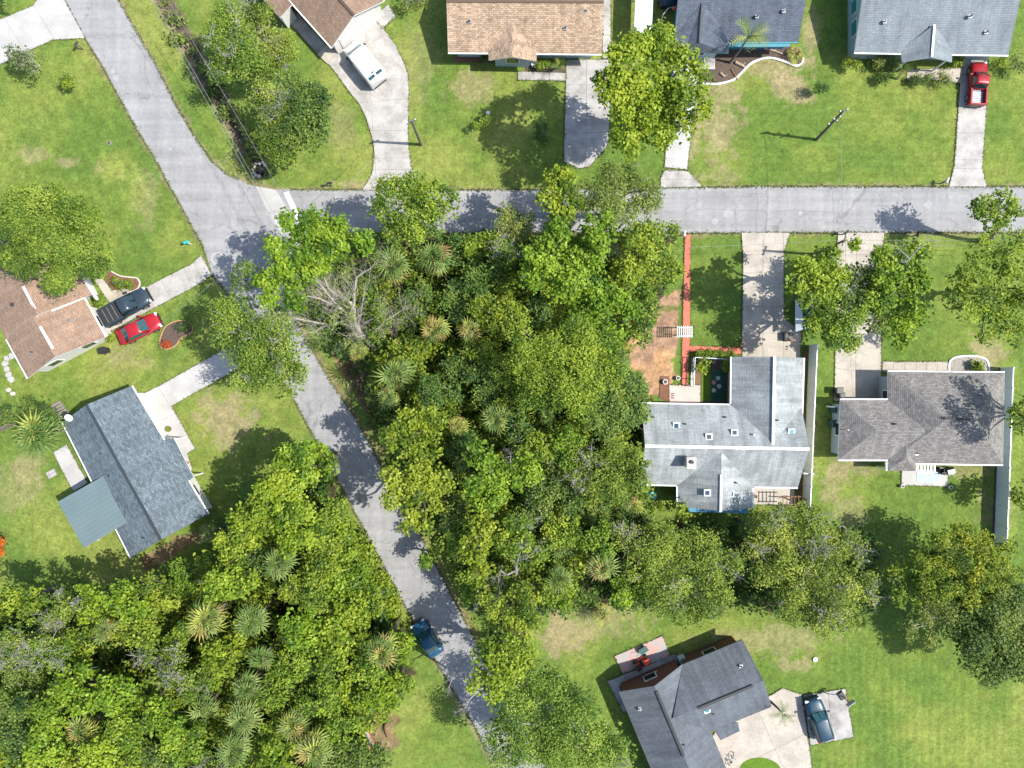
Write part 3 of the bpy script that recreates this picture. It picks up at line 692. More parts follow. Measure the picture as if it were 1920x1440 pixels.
# grey-brown hipped roof on the right
h = house('hip_roof_house', 'grey-brown hip roofed house with two wings and a white back porch', 1740, 780)
ms = ('shingle_stone', 'white_trim')
gable(h, (1665, 868), (1665, 697), (1884, 699), (1881, 871), 2.75, 2.3, ms, hips=(4.35, 4.35), gut='white_trim')
gable(h, (1572, 862), (1576, 750), (1700, 750), (1700, 862), 2.78, 1.52, ms, hips=(2.85, 0), gut='white_trim', back=.9, lift=-.02)
gable(h, (1664, 883), (1718, 883), (1718, 845), (1664, 845), 2.7, .85, ms, hips=(1.35, 0), back=1.4, name='porch_roof')
strip(h, 'ridge_vent', W(1771, 784, 5.06), W(1818, 786, 5.06), .26, .07, 'shingle_stone')
walls(h, [(1665, 868), (1665, 697), (1884, 699), (1881, 871)], 2.75, 'siding_grey', ins=.45)
walls(h, [(1572, 862), (1576, 750), (1680, 750), (1680, 862)], 2.75, 'siding_grey', ins=.45)
for x in (1668, 1714):
    sub(MB().box((*W(x, 880, 2.62)[:2], 1.3), (.13, .13, 2.55)), h).build('porch_post', 'white_trim', h)
p = W(1678, 795, 4.1); sub(MB().cyl((p.x, p.y, 3.8), .1, .5, 8), h).build('vent_pipe', 'vent_dark', h)
p = W(1588, 806, 3.3); sub(MB().cyl((p.x, p.y, 3.0), .05, .7, 6), h).build('vent_pipe', 'white_trim', h)
for k in range(6):       # white slatted awning over the back door
    strip(h, 'awning_slat', W(1721 + k * 6.2, 867, 2.6), W(1721 + k * 6.2, 886, 2.35), .17, .05, 'white_trim')
strip(h, 'awning_rail', W(1719, 867, 2.53), W(1757, 868, 2.53), .08, .08, 'white_trim')
strip(h, 'awning_rail', W(1719, 886, 2.28), W(1757, 886, 2.28), .08, .08, 'white_trim')

# charcoal L-shaped roof, bottom right
h = house('charcoal_roof_house', 'L-shaped charcoal roofed house with brown brick back wall', 1310, 1330)
ms = ('shingle_charcoal', 'dark_trim')
v = Vector((.386, .922)) * 330
g = gable(h, (1160, 1297), (1280, 1245), (1280 + v.x, 1245 + v.y), (1160 + v.x, 1297 + v.y), 2.75, 1.9, ms, wall='brick_wall', gut=None)
g2 = gable(h, (1392, 1199), (1447, 1325), (1335, 1371), (1280, 1246), 2.77, 1.88, ms, wall='brick_wall', gut=None, back=3.0)
for gg, s in ((g, (0.03, .42, .52, .85)), (g2, (.12, .72))):
    for k in range(0, len(s), 2):
        a, b = gg['r0'].lerp(gg['r1'], s[k]), gg['r0'].lerp(gg['r1'], s[k + 1])
        strip(h, 'ridge_vent', a, b, .24, .09, 'vent_dark')
roof_mesh(h, [W(1384, 1356, 2.78), W(1387, 1371, 2.7), W(1351, 1388, 2.7), W(1338, 1368, 2.85), W(1350, 1350, 2.95)], [(0, 1, 2, 3, 4)], ms, name='porch_roof')
walls(h, [(1160, 1297), (1280, 1245), (1280 + v.x, 1245 + v.y), (1160 + v.x, 1297 + v.y)], 2.75, 'brick_wall', ins=.45)
walls(h, [(1275, 1247), (1392, 1199), (1447, 1325), (1330, 1372)], 2.75, 'brick_wall', ins=.45)
vent(h, 'skylight', 1325, 1331, 4.2, .6, 'white_trim', h, .4, 'skylight_teal')
for x, y, z in ((1337, 1338, 3.9), (1282, 1396, 4.5)):
    p = W(x, y, z); sub(MB().cyl((p.x, p.y, z - .2), .06, .5, 8), h).build('vent_pipe', 'vent_dark', h)
# back door steps and the pair of cellar-style screens by the wall
for x, y in ((1216, 1271), (1229, 1266)):
    f = sub(MB().box((*W(x, y, .9)[:2], .9), (.62, .72, .08), .4), h).build('screen_frame', 'white_trim', h)
    sub(MB().box((*W(x, y, .95)[:2], .95), (.44, .54, .03), .4), h).build('pane', 'window_glass', f)
sub(MB().box((*W(1180, 1288)[:2], .2), (1.9, .9, .4), .4), h).build('brick_step', 'brick_wall', h)
sub(MB().box((*W(1262, 1255)[:2], .2), (1.5, .7, .4), .4), h).build('brick_step', 'brick_wall', h)

# plumbing vents and exhaust caps on the plainer roofs
def pipes(h, spots):
    for x, y, z, m in spots:
        p = W(x, y, z); sub(MB().cyl((p.x, p.y, z - .25), .07, .5, 8), h).build('vent_pipe', m, h)
        sub(MB().box((p.x, p.y, z - .1), (.34, .34, .06)), h).build('flashing', 'metal_grey', h)
HS = {o.name: o for o in bpy.data.objects if o.parent is None}
pipes(HS['tan_roof_house'], ((880, 40, 3.9, 'vent_dark'), (1060, 52, 3.7, 'vent_dark'), (1100, 20, 4.2, 'metal_grey')))
pipes(HS['slate_roof_house'], ((190, 850, 3.9, 'vent_dark'), (270, 1008, 3.85, 'vent_dark'), (300, 880, 3.5, 'metal_grey')))
pipes(HS['slate_blue_house'], ((1420, 30, 3.9, 'vent_dark'), (1470, 20, 4.0, 'metal_grey')))
pipes(HS['pale_grey_house'], ((1660, 40, 4.0, 'metal_grey'), (1820, 30, 4.2, 'vent_dark'), (1850, 60, 3.6, 'vent_dark')))
pipes(HS['rust_roof_house'], ((60, 660, 3.7, 'vent_dark'), (130, 600, 3.7, 'metal_grey')))
pipes(HS['charcoal_roof_house'], ((1390, 1250, 3.9, 'vent_dark'), (1200, 1330, 3.6, 'metal_grey')))
pipes(HS['hip_roof_house'], ((1720, 850, 3.3, 'vent_dark'), (1840, 740, 3.9, 'metal_grey')))

# long white shed roof near the top
s = top(empty('carport', W(1210, 30)), 'narrow carport with white metal roof beside the tan house', 'carport')
A, B, Cc, D = W(1189, 56, 2.5), W(1222, 58, 2.5), W(1230, -120, 2.7), W(1197, -120, 2.7)
ro = roof_mesh(s, [A, B, Cc, D, W(1206, 68, 2.5)], [(0, 4, 1, 2, 3)], ('white_metal_roof', 'white_trim'))
for k in range(1, 9):
    strip(s, 'roof_seam', A.lerp(D, k / 9), B.lerp(Cc, k / 9), .05, .03, 'white_metal_roof', ro, lift=-.008)
for x, y in ((1191, 40), (1220, 40), (1192, -20), (1222, -20)):
    sub(MB().box((*W(x, y, 2.4)[:2], 1.2), (.1, .1, 2.4)), s).build('post', 'white_trim', s)

# ---------------------------------------------------------------- trees
foliage('leaf_bright', (0.065, 0.134, 0.012), (0.200, 0.310, 0.018), (0.374, 0.464, 0.041))
foliage('leaf_yellow', (0.081, 0.142, 0.014), (0.228, 0.309, 0.018), (0.390, 0.445, 0.048))
foliage('leaf_mid', (0.059, 0.131, 0.013), (0.189, 0.285, 0.024), (0.398, 0.481, 0.047))
foliage('leaf_oak', (0.060, 0.119, 0.018), (0.172, 0.269, 0.029), (0.378, 0.456, 0.072))
foliage('leaf_dark', (0.036, 0.088, 0.021), (0.109, 0.190, 0.032), (0.266, 0.344, 0.066))
foliage('leaf_olive', (0.069, 0.121, 0.024), (0.201, 0.270, 0.048), (0.380, 0.437, 0.103))
foliage('leaf_gold', (.055, .115, .011), (.180, .270, .020), (.42, .44, .032))
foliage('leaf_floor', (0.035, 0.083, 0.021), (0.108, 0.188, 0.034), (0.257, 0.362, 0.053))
foliage('leaf_flower', (.042, .090, .020), (.13, .19, .05), (.42, .42, .30))
foliage('leaf_orange', (.350, .070, .010), (.550, .130, .015), (.650, .220, .030))
mat('bark', (.10, .085, .07), (.15, .13, .11), 2, .9, .25, .6)
mat('bark_grey', (.33, .31, .295), (.22, .205, .195), 3, .9, .2, .5)
mat('bark_dead', (.40, .365, .315), (.29, .26, .225), 3, .9, .2, .5)
mat('bark_palm', (.19, .155, .12), (.12, .10, .08), 4, .95, .3, .8)

STY = {  # material, leaf length, width ratio, leaves per m2 of clump surface, clump spread, bark, branchiness
 'bright': ('leaf_bright', .36, .72, 20, .20, 'bark', 0), 'yellow': ('leaf_yellow', .34, .72, 20, .19, 'bark', 0), 'mid': ('leaf_mid', .30, .66, 22, .20, 'bark', 0),
 'oak': ('leaf_oak', .24, .62, 27, .24, 'bark_grey', 1), 'dark': ('leaf_dark', .27, .68, 25, .22, 'bark', 0), 'olive': ('leaf_olive', .30, .34, 26, .26, 'bark_grey', 0),
 'fine': ('leaf_oak', .26, .6, 30, .20, 'bark', 0), 'feather': ('leaf_mid', .30, .45, 26, .24, 'bark', 0), 'grey': ('leaf_oak', .25, .62, 21, .24, 'bark_grey', 2),
 'gold': ('leaf_gold', .36, .42, 20, .24, 'bark', 0), 'flower': ('leaf_flower', .22, .6, 34, .14, 'bark', 0), 'shrub': ('leaf_dark', .20, .6, 50, .12, 'bark', 0),
 'shrub_light': ('leaf_mid', .20, .6, 50, .12, 'bark', 0), 'orange': ('leaf_orange', .2, .6, 50, .12, 'bark', 0), 'floor': ('leaf_floor', .34, .6, 20, .25, 'bark', 0)}
def leaf_mesh(name, P, N, L, wr, tone, m, rng):
    n = len(P)
    T = rng.normal(size=(n, 3)); T -= N * (T * N).sum(1, keepdims=True); T /= np.linalg.norm(T, axis=1, keepdims=True) + 1e-9
    B = np.cross(N, T); L = L[:, None]
    fold = N * L * .10
    V = np.stack([P - T * L * .5, P + B * L * wr * .5 + T * L * .05 + fold, P + T * L * .5 - N * L * .08, P - B * L * wr * .5 + T * L * .05 + fold], 1).reshape(-1, 3)
    me = bpy.data.meshes.new(name); mesh_arrays(me, V, np.arange(4 * n).reshape(n, 4))
    a = me.attributes.new('tone', 'FLOAT', 'FACE'); a.data.foreach_set('value', np.clip(tone, 0, 1).astype(np.float32))
    me.materials.append(MATS[m]); return me
def clump_cloud(subs, dens, spread, leafL, rng, flat=.8):
    """leaves in small tufts over the skins of many small lobes"""
    Ps, Ns, Ts, Ls = [], [], [], []
    for (x, y, z, r, tn) in subs:
        k = max(5, int(dens * 4 * math.pi * r * r * .72 / 7))
        d = rng.normal(size=(k, 3)); d /= np.linalg.norm(d, axis=1, keepdims=True)
        d[:, 2] = np.where(d[:, 2] < -.35, -d[:, 2], d[:, 2])
        c = np.array([x, y, z]) + d * (r * rng.uniform(.72, 1.1, (k, 1))) * np.array([1, 1, flat])
        ct = tn + rng.normal(0, .13, k)
        m = 7
        off = rng.normal(0, spread, (k, m, 3)); off[..., 2] *= .7
        P = (c[:, None, :] + off).reshape(-1, 3)
        N = d[:, None, :] * .55 + np.array([0, 0, .55]) + rng.normal(0, .42, (k, m, 3)); N = N.reshape(-1, 3)
        N /= np.linalg.norm(N, axis=1, keepdims=True) + 1e-9
        Ps.append(P); Ns.append(N); Ts.append((ct[:, None] + rng.normal(0, .12, (k, m))).ravel()); Ls.append(leafL * rng.uniform(.65, 1.25, k * m))
    return np.concatenate(Ps), np.concatenate(Ns), np.concatenate(Ts), np.concatenate(Ls)
def sublobes(lobes, rng, flat=.62, fill=1.0, rr=(.24, .42), cap=1.6):
    out = []
    for (c, R) in lobes:
        n = max(5, int(fill * 3.1 * max(R, .8) ** 1.55))
        lt = rng.normal(0, .09)
        for _ in range(n):
            r = min(max(R * rng.uniform(*rr), .3), cap)
            a = rng.uniform(0, 2 * math.pi); q = math.sqrt(rng.uniform(0, 1)) * max(R - r * .75, .1)
            hgt = math.sqrt(max(0, 1 - (q / R) ** 2)) * R * flat * rng.uniform(.28, 1.12) - R * .12
            out.append((c.x + q * math.cos(a), c.y + q * math.sin(a), c.z + hgt, r, .5 + lt + rng.normal(0, .18)))
    return out
def twig(mb, p, d, L, r, depth, rg):
    k = 3; pts = [p]; q = p.copy(); dd = d.copy()
    for i in range(k):
        dd = (dd + Vector((rg.gauss(0, .22), rg.gauss(0, .22), rg.gauss(0, .12)))).normalized(); q = q + dd * L / k; pts.append(q.copy())
    mb.tube(pts, [r * (1 - .75 * i / k) for i in range(k + 1)], 4 if r < .04 else 6)
    if depth:
        for _ in range(rg.randint(3, 4)):
            i = rg.randint(1, k); nd = (dd + Vector((rg.gauss(0, .75), rg.gauss(0, .75), rg.gauss(0.05, .35)))).normalized()
            twig(mb, pts[i], nd, L * rg.uniform(.5, .75), r * .5, depth - 1, rg)
def limbs(mb, base, ztop, subs, rng, r0, bare=0):
    """a tapering trunk that forks into limbs towards the lobes"""
    cx = sum(s[0] for s in subs) / len(subs); cy = sum(s[1] for s in subs) / len(subs); zl = min(s[2] for s in subs)
    fk = Vector((base.x * .7 + cx * .3, base.y * .7 + cy * .3, max(.8, zl * .55)))
    mb.tube([base - Vector((0, 0, .2)), base + Vector((rng.normal(0, .05), rng.normal(0, .05), fk.z * .45)), fk], [r0 * 1.35, r0 * 1.0, r0 * .8], 7)
    rg = random.Random(int(rng.randint(1, 10 ** 6)))
    pick = list(subs); rng.shuffle(pick)
    for s in pick[:min(len(pick), 8 + 4 * bare)]:
        e = Vector(s[:3]); e.z += s[3] * (.35 if bare > 1 else -.1)
        m_ = fk.lerp(e, .5) + Vector((rng.normal(0, .25), rng.normal(0, .25), .25 + abs(rng.normal(0, .3))))
        mb.tube([fk, m_, e], [r0 * .55, r0 * .34, r0 * .10], 5)
        if bare and rng.uniform() < .35 * bare:
            for _ in range(3): twig(mb, e, Vector((rng.normal(0, .8), rng.normal(0, .8), .7)).normalized(), s[3] * 1.2 + .3, .04, 2, rg)
        for _ in range(2 + 2 * bare):
            q = e + Vector((rng.normal(0, s[3] * .8), rng.normal(0, s[3] * .8), abs(rng.normal(0, s[3] * .7)) + (.25 * s[3] if bare else 0)))
            mb.tube([m_.lerp(e, rng.uniform(.3, .9)), e.lerp(q, .5) + Vector((rng.normal(0, .1), rng.normal(0, .1), .1)), q], [r0 * .16, r0 * .1, .012], 4)
NT = [0]
def tree(label, style, ztop, lobes, name='broadleaf_tree', group=None, fill=1.0, dens=1.0, cat='tree', base=None, rr=(.24, .42), flat=.62):
    NT[0] += 1; rng = np.random.RandomState(100 + NT[0])
    mt, lL, wr, dn, spd, bk, bare = STY[style]
    L3 = []
    for (px, py, r, *zz) in lobes:
        R = m2(r, ztop * .8); z = ztop - R * .62 - rng.uniform(0, .12) * ztop
        z = zz[0] if zz else max(z, .35 * R)
        L3.append((W(px, py, z), R))
    subs = sublobes(L3, rng, fill=fill, rr=rr, flat=flat)
    cx = sum(c.x * R for c, R in L3) / sum(R for c, R in L3); cy = sum(c.y * R for c, R in L3) / sum(R for c, R in L3)
    b = Vector((cx, cy, 0)) * (1 + .35 * ztop * .7 / ALT) if base is None else W(*base)
    root = top(empty(name, b), label, cat, group)
    P, N, T, Ls = clump_cloud(subs, dn * dens * 1.75, spd, lL * .80, rng)
    Q = []
    for c, R in L3:          # the inner leaves that close the crown
        k = int(8 * math.pi * R * R * dens)
        a = rng.uniform(0, 6.2832, k); q = np.sqrt(rng.uniform(0, 1, k)) * R * .88
        Q.append(np.stack([c.x + q * np.cos(a), c.y + q * np.sin(a), c.z + rng.uniform(-.3, .15, k) * R], 1))
    Q = np.concatenate(Q); nn = rng.normal(0, .5, Q.shape) + np.array([0, 0, 1.0]); nn /= np.linalg.norm(nn, axis=1, keepdims=True)
    P = np.concatenate([P, Q]); N = np.concatenate([N, nn]); T = np.concatenate([T, rng.normal(.4, .15, len(Q))]); Ls = np.concatenate([Ls, rng.uniform(.3, .5, len(Q)) * (1 if lL > .22 else .6)])
    P = P - np.array([b.x, b.y, 0]); P[:, 2] = np.maximum(P[:, 2], .06)
    obj_from('crown', leaf_mesh('crown', P, N, Ls, wr, T, mt, rng), root)
    mb = MB(); ss = [(s[0] - b.x, s[1] - b.y, *s[2:]) for s in subs]
    limbs(mb, Vector((0, 0, 0)), ztop, ss, rng, max(.035, .026 * ztop), bare)
    mb.build('trunk', bk, root)
    return root
def shrub(label, style, ztop, lobes, name='shrub', **k):
    return tree(label, style, ztop, lobes, name=name, cat='shrub', **k)

# --- trees that stand by themselves
OK = 'oaks beside the drainage ditch'
tree('loose crowned oak nearest the top end of the ditch', 'oak', 8, [(438, 58, 48), (422, 122, 38), (468, 108, 42), (410, 80, 28)], dens=1.25, group=OK)
tree('upper oak of the ditch group, beside the brown roof', 'oak', 7.5, [(518, 90, 40), (488, 42, 36), (538, 115, 20), (500, 115, 30)], dens=1.25, group=OK)
tree('dark dense oak of the ditch group, nearest the curved drive', 'dark', 8.2, [(578, 190, 44), (572, 245, 46), (602, 230, 26), (545, 160, 34)], dens=1.2, group=OK)
tree('oak leaning over the lower end of the ditch', 'oak', 8, [(512, 205, 40), (530, 275, 38), (505, 248, 34), (490, 170, 26)], dens=1.25, group=OK)
tree('broad spreading oak overhanging the rusty brown roof', 'fine', 8.5, [(80, 395, 68), (145, 450, 66), (45, 460, 60), (100, 500, 56), (180, 492, 34), (20, 420, 45), (150, 400, 40)])
tree('tall bright green tree overhanging the white drive at top', 'bright', 16, [(1185, 118, 56), (1250, 108, 54), (1290, 170, 38), (1168, 185, 52), (1230, 195, 60), (1272, 238, 38), (1180, 262, 42), (1308, 140, 26), (1135, 150, 26), (1230, 250, 40), (1225, 75, 26), (1325, 205, 16), (1195, 215, 46, 7.5), (1228, 212, 46, 7), (1180, 238, 42, 6.5), (1215, 160, 40, 8.5)], base=(1205, 225))
tree('bright lime tree at the street corner above the dead tree', 'bright', 13.5, [(556, 418, 30), (600, 418, 28), (575, 455, 40), (530, 480, 38), (515, 530, 36), (555, 562, 28), (645, 455, 40), (685, 455, 22), (505, 560, 22), (605, 462, 38), (560, 512, 34), (625, 440, 30), (590, 505, 30)], dens=1.25, base=(566, 505))
tree('grey-green oak on the roadside overhanging the white drive', 'oak', 11, [(458, 520, 32), (440, 590, 46), (500, 612, 52), (545, 650, 40), (478, 690, 54), (535, 715, 42), (420, 635, 30), (490, 655, 50), (525, 680, 40), (560, 700, 22)], fill=.9)
tree('round tree between the two palms and the east street', 'mid', 11.5, [(735, 372, 40), (790, 362, 46), (835, 385, 34), (775, 415, 44), (715, 395, 24), (745, 430, 30), (810, 415, 30)])
tree('thin feathery olive tree at the street edge, beside the round tree', 'olive', 8.5, [(955, 398, 26), (968, 430, 30), (945, 425, 22), (985, 410, 22)], dens=1.4)
tree('narrow lime tree reaching over the east street', 'bright', 12, [(1040, 332, 26), (1064, 370, 32), (1030, 378, 28), (1050, 412, 32), (1065, 330, 20)])
tree('feathery olive tree overhanging the east street', 'olive', 11.5, [(1110, 362, 36), (1170, 350, 44), (1212, 372, 34), (1145, 392, 42), (1195, 398, 32), (1090, 392, 28), (1140, 330, 24)], dens=1.6)
tree('broad lime tree in the upper middle of the central wood', 'bright', 13, [(1042, 450, 42), (1008, 488, 38), (1092, 478, 48), (1060, 528, 46), (1122, 438, 40), (998, 525, 28)])
tree('lime tree at the edge of the brown pine straw', 'bright', 12, [(1130, 558, 42), (1150, 615, 36), (1100, 588, 36), (1178, 575, 28), (1145, 640, 22)])
tree('mid green tree reaching to the red path', 'mid', 11, [(1215, 440, 36), (1252, 448, 28), (1200, 490, 40), (1242, 500, 30), (1265, 515, 18), (1180, 440, 28), (1180, 525, 26)])
tree('small tree standing in the pine straw near the bench', 'mid', 7, [(1206, 560, 24), (1216, 600, 22), (1198, 632, 22)])
tree('big feathery green tree in the heart of the central wood', 'feather', 14, [(1010, 680, 56), (1070, 648, 56), (1080, 715, 60), (1022, 742, 50), (1130, 702, 42), (1120, 640, 34), (980, 640, 32), (1090, 765, 32)])
tree('dense dark tree against the left end of the long grey roof', 'dark', 11.5, [(1170, 718, 44), (1192, 768, 38), (1140, 782, 44), (1108, 760, 34), (1135, 730, 36)])
tree('rounded dark oak overlapping the lower left corner of the long grey roof', 'fine', 11, [(1160, 872, 46), (1190, 898, 34), (1130, 912, 40), (1195, 868, 24)])
tree('yellow-green tree at the roadside, upper of two', 'yellow', 12, [(780, 800, 38), (815, 792, 30), (752, 825, 34), (800, 840, 34), (725, 815, 16)])
tree('round yellow-green tree throwing shade across the street', 'yellow', 12.5, [(760, 895, 46), (810, 898, 40), (785, 942, 42), (742, 935, 30), (800, 985, 20), (770, 985, 18)])
tree('lime tree around the bare white snag in the central wood', 'bright', 12.5, [(898, 850, 34), (932, 885, 34), (900, 922, 38), (955, 912, 28), (988, 878, 34), (925, 935, 26)])
tree('narrow yellow-green tree above the lower bleached snag', 'yellow', 11.5, [(900, 985, 36), (925, 1000, 28), (888, 1030, 32), (905, 1065, 24)])
tree('leafy oak between the lower wood and the charcoal roof', 'oak', 9, [(1232, 1018, 50), (1300, 1038, 56), (1350, 1068, 40), (1250, 1098, 52), (1322, 1118, 48), (1282, 1150, 32), (1202, 1060, 36), (1370, 1050, 24)])
tree('large grey-branched oak below the white fence', 'grey', 9, [(1440, 1005, 52), (1512, 998, 56), (1570, 1038, 52), (1480, 1078, 56), (1552, 1110, 56), (1612, 1098, 40), (1435, 1065, 38), (1500, 1138, 46), (1590, 1160, 32), (1470, 965, 26), (1540, 1170, 28)])
tree('big golden-green tree beside the end of the tall fence', 'gold', 7.8, [(1780, 1030, 50), (1842, 1040, 50), (1822, 1092, 50), (1760, 1088, 40), (1882, 1078, 38), (1728, 1055, 30), (1800, 1000, 26), (1890, 1030, 22)], dens=1.4, rr=(.2, .34), base=(1775, 1058))
tree('small golden tree beside the grey-branched oak', 'gold', 6.2, [(1685, 1078, 24), (1695, 1120, 24), (1720, 1100, 18)], dens=1.4, base=(1668, 1082))
tree('dark tree filling the shade between the golden and silvery trees', 'dark', 6.4, [(1730, 1092, 36), (1780, 1112, 38), (1812, 1142, 36), (1760, 1062, 36), (1842, 1112, 32), (1800, 1180, 28)], dens=1.2)
tree('silvery grey-green tree in front of the golden tree', 'olive', 6.8, [(1750, 1128, 32), (1772, 1170, 34), (1722, 1160, 24), (1705, 1185, 18), (1745, 1195, 22)], dens=1.4, base=(1730, 1140))
tree('dark spreading tree at the edge of the south-east lawn', 'dark', 7.8, [(1860, 1140, 50), (1892, 1190, 48), (1830, 1190, 46), (1870, 1238, 44), (1905, 1125, 36), (1820, 1228, 32), (1852, 1265, 22), (1915, 1250, 34), (1925, 1165, 34)], dens=1.4, base=(1845, 1165))
tree('broad oak beside the wall of the charcoal roofed house', 'oak', 9, [(960, 1332, 52), (1030, 1290, 48), (1080, 1340, 56), (1130, 1380, 50), (1030, 1390, 56), (962, 1402, 46), (1165, 1412, 34), (1092, 1432, 44), (1000, 1262, 28), (930, 1370, 30)])
tree('yellow-lime tree leaning over the lower street', 'yellow', 12, [(915, 1230, 38), (952, 1262, 40), (900, 1282, 28), (982, 1230, 30), (960, 1200, 28), (925, 1300, 22)])
tree('small mixed green tree under the lower bleached snag', 'mid', 9, [(940, 1152, 36), (975, 1132, 36), (990, 1170, 28), (920, 1118, 22)])
tree('small round-topped tree overhanging the street at the east edge', 'mid', 8.5, [(1840, 388, 30), (1882, 378, 30), (1862, 418, 24), (1895, 400, 18)], dens=1.4, base=(1838, 452))
tree('broad tree over the lawn at the east edge below the wires', 'mid', 9.2, [(1850, 480, 40), (1892, 500, 38), (1840, 550, 42), (1892, 570, 44), (1798, 530, 30), (1892, 620, 34), (1862, 602, 32), (1905, 450, 30), (1925, 540, 30), (1790, 560, 26), (1820, 510, 30), (1810, 590, 22), (1845, 632, 18)], dens=1.0, rr=(.2, .34), base=(1830, 548))
tree('lime tree beside the tan drive left of the shaded tree', 'bright', 10.5, [(1550, 480, 28), (1535, 520, 34), (1510, 500, 26), (1572, 510, 26), (1490, 530, 20), (1602, 462, 11)], dens=1.4)
tree('darker tree over the blue open shed', 'mid', 10, [(1540, 580, 38), (1570, 620, 36), (1602, 632, 20), (1528, 615, 22), (1600, 590, 30), (1550, 560, 34), (1585, 650, 18), (1520, 560, 26)], dens=1.4)
tree('lime tree with bare twigs over the pale tan drive', 'bright', 9.5, [(1680, 480, 28), (1722, 470, 20), (1662, 518, 34), (1700, 540, 36), (1692, 588, 34), (1722, 578, 20), (1682, 630, 24), (1650, 560, 30), (1710, 505, 30), (1650, 485, 20)], dens=1.4, base=(1650, 555))
tree('shaded tree wedged between the two lime trees', 'dark', 9, [(1622, 560, 34), (1608, 520, 30), (1632, 600, 26), (1640, 530, 28), (1595, 560, 26)], dens=1.3)
tree('small tree at the east edge above the tall fence', 'mid', 9.5, [(1945, 775, 40), (1915, 770, 24), (1925, 800, 26), (1950, 740, 34), (1960, 810, 34), (1905, 790, 14)], base=(1925, 775))
tree('low leafy tree at the east edge beside the tall fence', 'mid', 5.5, [(1925, 925, 30), (1905, 932, 14), (1935, 950, 24)], base=(1905, 925))
tree('small flowering tree beside the wide bright drive', 'flower', 4.2, [(40, 100, 24), (58, 122, 28), (35, 118, 20)], name='flowering_tree')
tree('sparse olive sprouts around the dead tree at the corner', 'olive', 9.5, [(600, 500, 34), (640, 520, 26), (690, 540, 30), (640, 590, 34), (590, 575, 26), (720, 590, 26), (665, 640, 20)], dens=.8, base=(690, 640))
shrub('little round yellow-green bush on the north-west lawn', 'shrub_light', 1.9, [(127, 152, 14), (130, 160, 9)])
shrub('dark round shrub on the shaded lawn beside the grey drive', 'shrub', 2.6, [(1015, 240, 16), (1020, 265, 14), (1010, 255, 14)])
shrub('thin straggly shrub beside the white ball on the front lawn', 'shrub_light', 1.8, [(905, 228, 9), (895, 236, 8), (915, 224, 6)], dens=.5)
shrub('dark shrub alone at the corner of the bare lawn', 'shrub', 1.8, [(1535, 168, 13), (1545, 165, 8)])
shrub('rounded shrub at the left end of the pale grey house', 'shrub_light', 1.5, [(1592, 118, 14), (1605, 120, 10)])
shrub('olive flowering shrub under the eave of the pale grey house', 'olive', 1.6, [(1640, 115, 18), (1655, 113, 14)])
shrub('second olive shrub, beside the porch of the pale grey house', 'olive', 1.5, [(1672, 114, 14)])
shrub('dark low shrub left of the pale paver path', 'shrub', 1.2, [(1655, 145, 14), (1668, 142, 12)])
shrub('dark low shrub below the pale paver path', 'shrub', 1.2, [(1715, 152, 14), (1735, 152, 10)])
shrub('small pale shrub beside the red truck drive', 'olive', 1.2, [(1765, 145, 10), (1775, 152, 7)])
shrub('shrub against the wall next to the red truck', 'shrub_light', 1.4, [(1800, 112, 9), (1790, 115, 10)])
shrub('leafy shrub right of the red truck', 'shrub_light', 1.5, [(1876, 115, 12), (1868, 120, 8)])
shrub('sprawling grey shrub at the right end of the pale grey house', 'olive', 1.8, [(1900, 118, 16), (1912, 128, 12)])
shrub('clipped hedge below the red paver path', 'shrub_light', 1.1, [(1312, 664, 8), (1326, 664, 8), (1340, 664, 8), (1354, 664, 8), (1368, 664, 8)], name='hedge')
shrub('round clipped bush inside the small fenced yard', 'shrub_light', 1.6, [(1363, 680, 8), (1363, 690, 7)])
shrub('yellow leafy shrub inside the small fenced yard', 'yellow', 1.4, [(1320, 678, 9), (1315, 690, 7)], dens=1.5)
shrub('dark shrub behind the round yard palm', 'shrub', 2.4, [(55, 765, 26), (80, 762, 22), (95, 775, 16)])
shrub('dark shrub at the left edge behind the yard palm', 'shrub', 2.2, [(8, 782, 20), (18, 770, 12)])
shrub('orange flowering shrub at the left edge of the back lawn', 'orange', 1.8, [(2, 1015, 9), (3, 1035, 9)])
shrub('green shrub at the top left corner beside the drive', 'shrub', 1.8, [(5, 8, 13)])
shrub('yellow shrub beside the front door of the rusty brown roof', 'shrub_light', 1.2, [(188, 568, 7), (192, 562, 6)])
shrub('small shrub at the corner of the white garage wall', 'shrub_light', .9, [(208, 633, 5)])
shrub('dead grey shrub behind the brown roofed house', 'olive', 1.6, [(765, 3, 22), (790, 0, 15)])
shrub('scrubby bush over the stone end of the ditch', 'shrub', 1.0, [(513, 322, 8), (505, 326, 6)])

